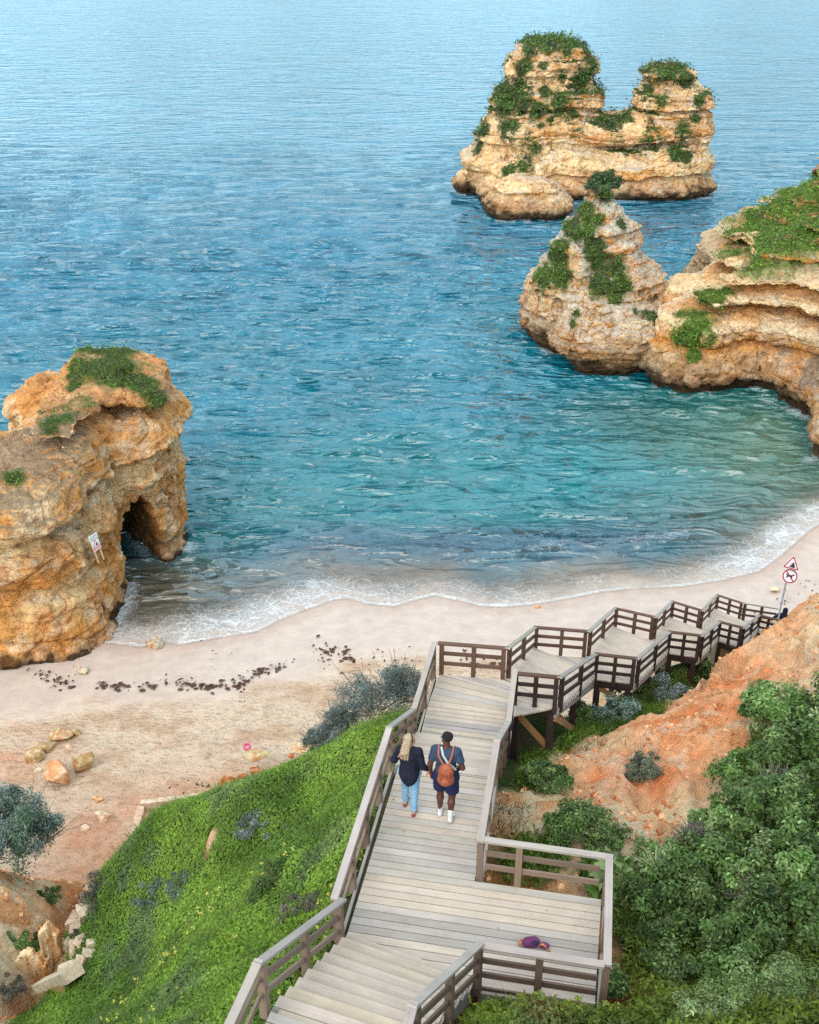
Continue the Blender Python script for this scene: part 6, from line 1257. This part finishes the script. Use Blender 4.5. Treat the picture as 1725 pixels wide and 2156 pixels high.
M_tee = flat_mat("slate_tee", (.032, .050, .090), .85, .2, 9, .8, 1.2, bump=.4, bscale=20, bdist=.02); M_short = flat_mat("navy_shorts", (.015, .017, .060), .85, .2, 9, .8, 1.2, bump=.4, bscale=22, bdist=.02); M_sock = flat_mat("white_sock", (.66, .66, .68), .9, .1); M_shoe = flat_mat("white_trainer", (.62, .63, .68), .5, .4, 22, .75, 1.15); M_dark = flat_mat("dark_trim", (.04, .045, .08), .6)
M_hair = flat_mat("black_hair", (.010, .008, .012), .7, .3, 60, .6, 1.6, bump=1, bscale=90, bdist=.02); M_blond = flat_mat("blond_hair", (.36, .27, .18), .5, .4, 30, .6, 1.3, bump=.9, bscale=60, bdist=.02); M_blouse = flat_mat("black_shirt", (.008, .009, .022), .8, .25, 9, .7, 1.4, bump=.5, bscale=16, bdist=.03)
M_jean = flat_mat("light_jeans", (.20, .40, .60), .85, .2, 12, .88, 1.1, bump=.3, bscale=26, bdist=.015); M_sand_ = flat_mat("red_sandal", (.20, .05, .05), .6); M_pack = flat_mat("tan_leather_pack", (.28, .072, .032), .5, .4, 10, .65, 1.3, bump=.4, bscale=16, bdist=.02); M_strap = flat_mat("rust_strap", (.30, .09, .055), .6); M_grey = flat_mat("grey_strap", (.38, .44, .46), .7)
def shoes(B, an, toe, heel, r=.042):
    B.limb(heel, toe, r * .95, r * .85, .01); B.limb(np.array(heel) + [0, .03, .03], an, r, r * .95, .02); B.ball(np.array(toe) + [0, -.03, .004], (r * 1.1, r * 1.5, r * .85), .02); return B
def stripe(B, G_pts, w_): pass
def man():
    base = uv(13.52, -2.06, D0); yaw = PSI; root = empty("person", tuple(base)); tag(root, "man in slate t-shirt, navy shorts and white trainers walking beside the blond woman", "person", "couple walking down the boardwalk")
    hL, hR = (-.105, 0, .95), (.105, 0, .95); kL, kR = (-.105, .10, .52), (.11, .02, .52); aL, aR = (-.10, .07, .10), (.105, -.10, .125)
    sL, sR = (-.195, -.01, 1.505), (.195, -.01, 1.505); eL, eR = (-.265, -.05, 1.21), (.29, -.06, 1.22); wL, wR = (-.262, .02, .975), (.235, .13, 1.06); hc = (0, .035, 1.735); hy = math.radians(-72)
    B = Body((-.48, -.32, -.02), (.48, .38, 1.9), .0075)
    for h_, k_, a_ in ((hL, kL, aL), (hR, kR, aR)):
        B.limb(h_, k_, .095, .062, .04); m_ = np.array(k_) * .7 + np.array(a_) * .3 + [0, -.018, 0]; B.limb(k_, m_, .058, .062, .03); B.limb(m_, a_, .062, .036, .03)
    B.limb(hL, hR, .11, .11, .05); B.ball((0, 0, 1.0), (.155, .115, .13), .06); B.ball((0, 0, 1.17), (.15, .11, .14), .07); B.ball((0, -.01, 1.37), (.185, .125, .17), .07); B.limb((-.15, -.01, 1.49), (.15, -.01, 1.49), .075, .075, .06)
    B.limb((0, 0, 1.52), (0, .02, 1.66), .062, .056, .04); head(B, hc, hy)
    for s_, e_, w_ in ((sL, eL, wL), (sR, eR, wR)): B.limb(s_, e_, .062, .046, .04); B.limb(e_, w_, .046, .028, .02)
    hand(B, wL, (.02, -.02, -1), (1, .1, 0), -1, 1.0); hand(B, wR, (-.55, .25, -.75), (-1, -.4, 0), 1, .9)
    shoesB = Body((-.2, -.3, -.02), (.2, .32, .2), .007)
    shoes(shoesB, (-.10, .065, .10), (-.115, .21, .040), (-.10, .035, .045)); shoes(shoesB, (.105, -.10, .125), (.125, .055, .040), (.105, -.125, .075))
    body = B.mesh("body", SK_D, root, base, yaw)
    sh = shoesB.cut(lambda G: -G[..., 2] + .002).mesh("shoes", M_shoe, root, base, yaw)
    L = Body((-.2, -.3, 0), (.2, .35, .2), .006)
    for x0, y0, z0, dz in ((-.115, .16, .075, 0), (.125, .005, .080, 0)):
        L.limb((x0 - .035, y0 - .03, z0 - .022), (x0 + .035, y0 - .03, z0 + .01), .007, .007, .001); L.limb((x0 + .035, y0 - .06, z0 + .0), (x0 - .03, y0 - .075, z0 + .02), .007, .007, .001)
    L.limb((.085, -.15, .07), (.125, -.15, .075), .008, .008, .001); L.mesh("shoe_stripes", M_dark, sh, base, yaw)
    S = Body((-.2, -.25, .06), (.2, .2, .3), .006); S.limb((-.10, .072, .10), (-.10, .08, .235), .043, .050, .01); S.limb((.105, -.10, .125), (.107, -.078, .255), .043, .050, .01); S.mesh("socks", M_sock, root, base, yaw)
    S = Body((-.3, -.25, .5), (.3, .3, 1.2), .0075)
    for h_, k_, x in ((hL, kL, -1), (hR, kR, 1)): kk = np.array(h_) + (np.array(k_) - np.array(h_)) * .82; S.limb(h_, kk, .118, .122, .03)
    S.limb(hL, hR, .128, .128, .04); S.ball((0, 0, 1.02), (.175, .135, .12), .05); S.noise(.006, 18).cut(lambda G: .625 - G[..., 2] + .25 * (G[..., 1] - .05) * 0).cut(lambda G: G[..., 2] - 1.09)
    S.mesh("shorts", M_short, root, base, yaw)
    S = Body((-.42, -.26, .9), (.42, .26, 1.66), .0075); S.ball((0, 0, 1.05), (.18, .138, .16), .05); S.ball((0, 0, 1.17), (.175, .135, .16), .06); S.ball((0, -.01, 1.37), (.185, .145, .185), .06); S.limb((-.16, -.01, 1.505), (.16, -.01, 1.505), .082, .082, .06); S.limb((0, 0, 1.5), (0, .01, 1.575), .085, .072, .04)
    for s_, e_ in ((sL, eL), (sR, eR)): S.limb(s_, np.array(s_) + (np.array(e_) - np.array(s_)) * .68, .070, .068, .04)
    S.noise(.006, 14, 3)
    for s_, e_ in ((sL, eL), (sR, eR)):
        d = np.array(e_) - np.array(s_); d /= np.linalg.norm(d); o_ = np.array(s_) + (np.array(e_) - np.array(s_)) * .66; sg_ = np.sign(s_[0])
        S.f = np.where(S.G[..., 0] * sg_ > .19, np.maximum(S.f, ((S.G - o_.astype(np.float32)) @ d.astype(np.float32))), S.f)
    S.cut(lambda G: .985 - G[..., 2]).cut(lambda G: G[..., 2] - 1.575); S.mesh("t_shirt", M_tee, root, base, yaw)
    c = np.array(hc); S = Body(c - .16, c + .16, .006); S.ball(c + [.012, -.012, .045], (.088, .098, .086), .02, rot=-hy); S.noise(.011, 38, 5); F_ = np.array([math.sin(hy), math.cos(hy), 0], np.float32)
    S.cut(lambda G: ((G - c.astype(np.float32)) @ F_) - .045 - .5 * (G[..., 2] - c[2] - .05).clip(0, 1)).cut(lambda G: c[2] - .035 - G[..., 2] + .6 * ((G - c.astype(np.float32)) @ F_).clip(-.02, .1)); S.mesh("hair", M_hair, root, base, yaw)
    eyes(hc, hy, root, base, yaw)
    R_ = np.array([math.cos(hy), -math.sin(hy), 0]); Fd = np.array([math.sin(hy), math.cos(hy), 0]); S = Body(c - .16, c + .16, .004)
    for q in (-1, 1):
        g0 = c + Fd * .098 + R_ * q * .034 + [0, 0, .006]
        for i in range(10): a0, a1 = i * .628, (i + 1) * .628; S.limb(g0 + R_ * .024 * math.cos(a0) + np.array([0, 0, .017 * math.sin(a0)]), g0 + R_ * .024 * math.cos(a1) + np.array([0, 0, .017 * math.sin(a1)]), .004, .004, .001)
        S.limb(g0 + R_ * q * .026, c + R_ * q * .084 + [0, 0, .012], .004, .004, .001)
    S.mesh("glasses", M_grey, root, base, yaw)
    # backpack, worn on the back
    bp = empty("backpack", tuple(base + np.array([0, 0, 1.1]))); tag(bp, "tan leather backpack on the man's back", "backpack")
    S = Body((-.22, -.42, .86), (.26, -.04, 1.56), .0065); S.limb((.03, -.20, 1.06), (.03, -.20, 1.20), .10, .10, .03, .82); S.ball((.03, -.205, 1.24), (.128, .09, .14), .04); S.ball((.03, -.205, 1.05), (.148, .105, .115), .04); S.noise(.006, 12).cut(lambda G: .955 - G[..., 2]); S.mesh("bag", M_pack, bp, base, yaw)
    S = Body((-.22, -.42, .86), (.26, -.1, 1.56), .006); S.ball((.03, -.285, 1.045), (.10, .045, .075), .02); S.mesh("front_pocket", M_pack, bp, base, yaw)
    S = Body((-.22, -.42, .86), (.26, -.1, 1.56), .006); S.limb((-.03, -.300, 1.26), (-.055, -.315, 1.10), .009, .009, .002); S.limb((.09, -.300, 1.26), (.115, -.315, 1.10), .009, .009, .002); S.limb((-.03, -.300, 1.26), (.09, -.300, 1.26), .009, .009, .002); S.mesh("piping", M_strap, bp, base, yaw)
    S = Body((-.26, -.36, 1.2), (.26, .2, 1.66), .006)
    for x in (-1, 1): S.limb((.03 + x * .03, -.22, 1.35), (x * .11, -.135, 1.48), .018, .018, .005); S.limb((x * .11, -.135, 1.48), (x * .125, -.02, 1.592), .018, .018, .005); S.limb((x * .125, -.02, 1.592), (x * .13, .10, 1.52), .018, .018, .005)
    S.mesh("strap", M_strap, bp, base, yaw)
    S = Body((-.26, -.36, 1.0), (.3, .2, 1.66), .006); S.limb((-.075, -.05, 1.592), (-.03, -.14, 1.50), .020, .020, .005); S.limb((-.03, -.14, 1.50), (.05, -.165, 1.38), .020, .020, .005); S.limb((.05, -.165, 1.38), (.18, -.12, 1.22), .020, .020, .005)
    o = S.mesh("sling_strap", M_grey, root, base, yaw)
def woman():
    base = uv(13.60, -2.64, D0); yaw = PSI; root = empty("person", tuple(base)); tag(root, "blond woman in black shirt and light blue jeans walking beside the man", "person", "couple walking down the boardwalk")
    hL, hR = (-.09, 0, .86), (.09, 0, .86); kL, kR = (-.10, .13, .46), (.09, -.01, .45); aL, aR = (-.10, .12, .08), (.095, -.10, .085)
    sL, sR = (-.17, -.01, 1.33), (.17, -.01, 1.33); eL, eR = (-.27, .0, 1.08), (.235, -.05, 1.06); wL, wR = (-.19, .17, 1.10), (.315, .02, .955); hc = (0, .03, 1.535); hy = math.radians(68)
    B = Body((-.42, -.32, -.02), (.46, .42, 1.7), .0075)
    for h_, k_, a_ in ((hL, kL, aL), (hR, kR, aR)): B.limb(h_, k_, .082, .052, .04); B.limb(k_, a_, .052, .032, .03)
    for a_, t_ in ((aL, .02), (aR, 0)): B.limb(np.array(a_) + [0, -.02, -.035], np.array(a_) + [0, .13, -.06], .030, .022, .02); [B.limb(np.array(a_) + [x, .12, -.062], np.array(a_) + [x * 1.1, .155, -.066], .011, .009, .004) for x in (-.024, -.008, .008, .024)]
    B.limb(hL, hR, .10, .10, .05); B.ball((0, 0, .93), (.135, .105, .12), .05); B.ball((0, 0, 1.07), (.115, .09, .12), .06); B.ball((0, 0, 1.22), (.14, .10, .13), .06); B.limb((-.12, 0, 1.325), (.12, 0, 1.325), .055, .055, .05); B.limb((0, 0, 1.34), (0, .02, 1.47), .048, .044, .04); head(B, hc, hy, .94)
    for s_, e_, w_ in ((sL, eL, wL), (sR, eR, wR)): B.limb(s_, e_, .045, .034, .03); B.limb(e_, w_, .034, .023, .02)
    hand(B, wR, (.12, -.02, -1), (-1, .1, 0), 1, 1.0, .075); hand(B, wL, (.5, .3, .6), (.8, -.4, 0), -1, .8, .075)
    B.mesh("body", SK_L, root, base, yaw)
    S = Body((-.3, -.3, 0), (.3, .35, 1.02), .0075)
    for h_, k_, a_ in ((hL, kL, aL), (hR, kR, aR)):
        aa = np.array(k_) + (np.array(a_) - np.array(k_)) * .93; S.limb(h_, k_, .100, .068, .03); S.limb(k_, aa, .068, .052, .03)
    S.limb(hL, hR, .115, .115, .04); S.noise(.005, 20).cut(lambda G: .085 - G[..., 2]).cut(lambda G: G[..., 2] - .98); S.mesh("jeans", M_jean, root, base, yaw)
    S = Body((-.3, -.3, -.01), (.3, .4, .12), .006)
    for a_ in (aL, aR): S.limb(np.array([a_[0], a_[1] - .05, .012]), np.array([a_[0], a_[1] + .15, .012]), .034, .036, .01); S.limb(np.array([a_[0] - .032, a_[1] + .07, .03]), np.array([a_[0] + .032, a_[1] + .07, .03]), .012, .012, .02)
    S.cut(lambda G: .001 - G[..., 2]); S.mesh("sandals", M_sand_, root, base, yaw)
    S = Body((-.42, -.32, .5), (.46, .34, 1.5), .0075); S.ball((0, -.02, .90), (.185, .155, .20), .06); S.ball((0, -.01, 1.07), (.165, .135, .17), .06); S.ball((0, -.005, 1.22), (.17, .13, .16), .06); S.limb((-.13, -.005, 1.335), (.13, -.005, 1.335), .072, .072, .05); S.limb((0, 0, 1.34), (0, .015, 1.42), .068, .062, .03); S.limb((0, -.09, .86), (.02, -.105, .69), .12, .105, .05, .8)
    for s_, e_, w_ in ((sL, eL, wL), (sR, eR, wR)): ww = np.array(e_) + (np.array(w_) - np.array(e_)) * .94; S.limb(s_, e_, .068, .062, .04); S.limb(e_, ww, .062, .045, .03)
    S.noise(.009, 11, 2).noise(.004, 28, 8); S.cut(lambda G: np.where((np.abs(G[..., 0]) < .23) & (G[..., 1] < .3), .70 + .9 * np.abs(G[..., 0] - .01) ** 1.3 + .35 * np.clip(G[..., 1] + .04, 0, 1) - G[..., 2] - np.where(G[..., 0] > .2, 1, 0) * 0, -1)).cut(lambda G: G[..., 2] - 1.415); S.mesh("shirt", M_blouse, root, base, yaw)
    c = np.array(hc); F_ = np.array([math.sin(hy), math.cos(hy), 0]); Fs = F_.astype(np.float32); S = Body(c - [.22, .26, .46], c + [.22, .2, .17], .006); S.ball(c - F_ * .012 + [0, 0, .03], (.088, .104, .092), .02, rot=-hy)
    S.cut(lambda G: ((G - c.astype(np.float32)) @ Fs) - .042 - .5 * (G[..., 2] - c[2] - .03).clip(0, 1)).cut(lambda G: c[2] - .07 - G[..., 2])
    r5 = np.random.default_rng(8)
    for i in range(26):
        a = r5.uniform(-1.25, 1.25); sd = np.array([math.cos(hy), -math.sin(hy), 0]); p0 = c - F_ * (.075 * math.cos(a) + .0) + sd * .075 * math.sin(a) + [0, 0, r5.uniform(-.02, .06)]; p1 = np.array([-.015 + p0[0] * .95 + r5.normal(0, .02), -.10 + r5.normal(0, .012) - .03 * math.cos(a), c[2] - .17]); p2 = np.array([p1[0] * 1.15 + r5.normal(0, .018), -.135 + r5.normal(0, .012), c[2] - r5.uniform(.22, .33)])
        S.limb(p0, p1, .030, .026, .012); S.limb(p1, p2, .026, .010, .012)
    S.noise(.006, 40, 4); S.mesh("hair", M_blond, root, base, yaw)
    S = Body(c - .17, c + .17, .005); sd = np.array([math.cos(hy), -math.sin(hy), 0])
    for i in range(-9, 10): a0, a1 = i * .165, (i + 1) * .165; S.limb(c + F_ * .022 + sd * .094 * math.sin(a0) + np.array([0, 0, .025 + .102 * math.cos(a0)]), c + F_ * .022 + sd * .094 * math.sin(a1) + np.array([0, 0, .025 + .102 * math.cos(a1)]), .011, .011, .003)
    S.mesh("headband", M_hair, root, base, yaw); eyes(hc, hy, root, base, yaw, .94)
def hooded():
    x0, y0 = 15.05, 38.9; g = max(float(hz(x0, y0)), float(beach_z(np.array([x0]), np.array([y0]))[0])); base = np.array([x0, y0, max(g, 1.2)]); yaw = math.radians(30); root = empty("person", tuple(base)); tag(root, "person in a black hoodie half hidden by the orange ridge below the warning signs", "person")
    B = Body((-.55, -.4, -.02), (.5, .5, 1.78), .01); hc = (.02, .20, 1.56); hy = .3
    for x, ky, ay in ((-.1, .12, .1), (.1, .02, -.12)): B.limb((x, 0, .88), (x, ky, .48), .088, .056, .04); B.limb((x, ky, .48), (x, ay, .09), .056, .035, .03)
    B.ball((0, 0, .95), (.15, .11, .13), .05); B.ball((0, .04, 1.12), (.14, .11, .14), .06); B.ball((0, .09, 1.30), (.17, .12, .15), .06); B.limb((0, .12, 1.38), (.01, .17, 1.48), .055, .05, .03); head(B, hc, hy)
    arms = (((-.19, .10, 1.37), (-.36, .0, 1.17), (-.47, .07, 1.00)), ((.19, .10, 1.37), (.26, .05, 1.10), (.22, .22, .98)))
    for s_, e_, w_ in arms: B.limb(s_, e_, .05, .04, .03); B.limb(e_, w_, .04, .026, .02)
    hand(B, arms[0][2], (-.3, .2, -.9), (.5, .8, 0), -1, .9); hand(B, arms[1][2], (-.2, .3, -.9), (-1, 0, 0), 1, .9); B.mesh("body", SK_L, root, base, yaw)
    S = Body((-.55, -.4, .7), (.5, .5, 1.78), .01); S.ball((0, 0, .95), (.18, .14, .14), .05); S.ball((0, .04, 1.12), (.175, .145, .16), .06); S.ball((0, .09, 1.30), (.20, .15, .17), .06)
    for s_, e_, w_ in arms: ww = np.array(e_) + (np.array(w_) - np.array(e_)) * .93; S.limb(s_, e_, .075, .066, .05); S.limb(e_, ww, .066, .05, .03)
    S.noise(.01, 11); S.mesh("hoodie", M_blouse, root, base, yaw)
    S = Body((-.25, -.1, 1.3), (.3, .5, 1.8), .009); S.ball((.02, .18, 1.585), (.112, .125, .125), .03); S.limb((.01, .10, 1.42), (.02, .15, 1.5), .11, .11, .05); S.ball((.045, .31, 1.55), (.075, .09, .09), .02, cut=True); S.mesh("hood", M_blouse, root, base, yaw)
    S = Body((-.3, -.35, -.02), (.3, .4, 1.0), .01)
    for x, ky, ay in ((-.1, .12, .1), (.1, .02, -.12)): S.limb((x, 0, .88), (x, ky, .48), .105, .075, .04); S.limb((x, ky, .48), (x, ay, .12), .075, .06, .03)
    S.limb((-.1, 0, .9), (.1, 0, .9), .12, .12, .04); S.mesh("trousers", M_blouse, root, base, yaw)
    S = Body((-.3, -.35, -.02), (.3, .4, .2), .01)
    for x, ay in ((-.1, .1), (.1, -.12)): shoes(S, (x, ay, .10), (x, ay + .14, .042), (x, ay - .02, .045))
    S.mesh("shoes", M_dark, root, base, yaw)
man(); woman(); hooded()
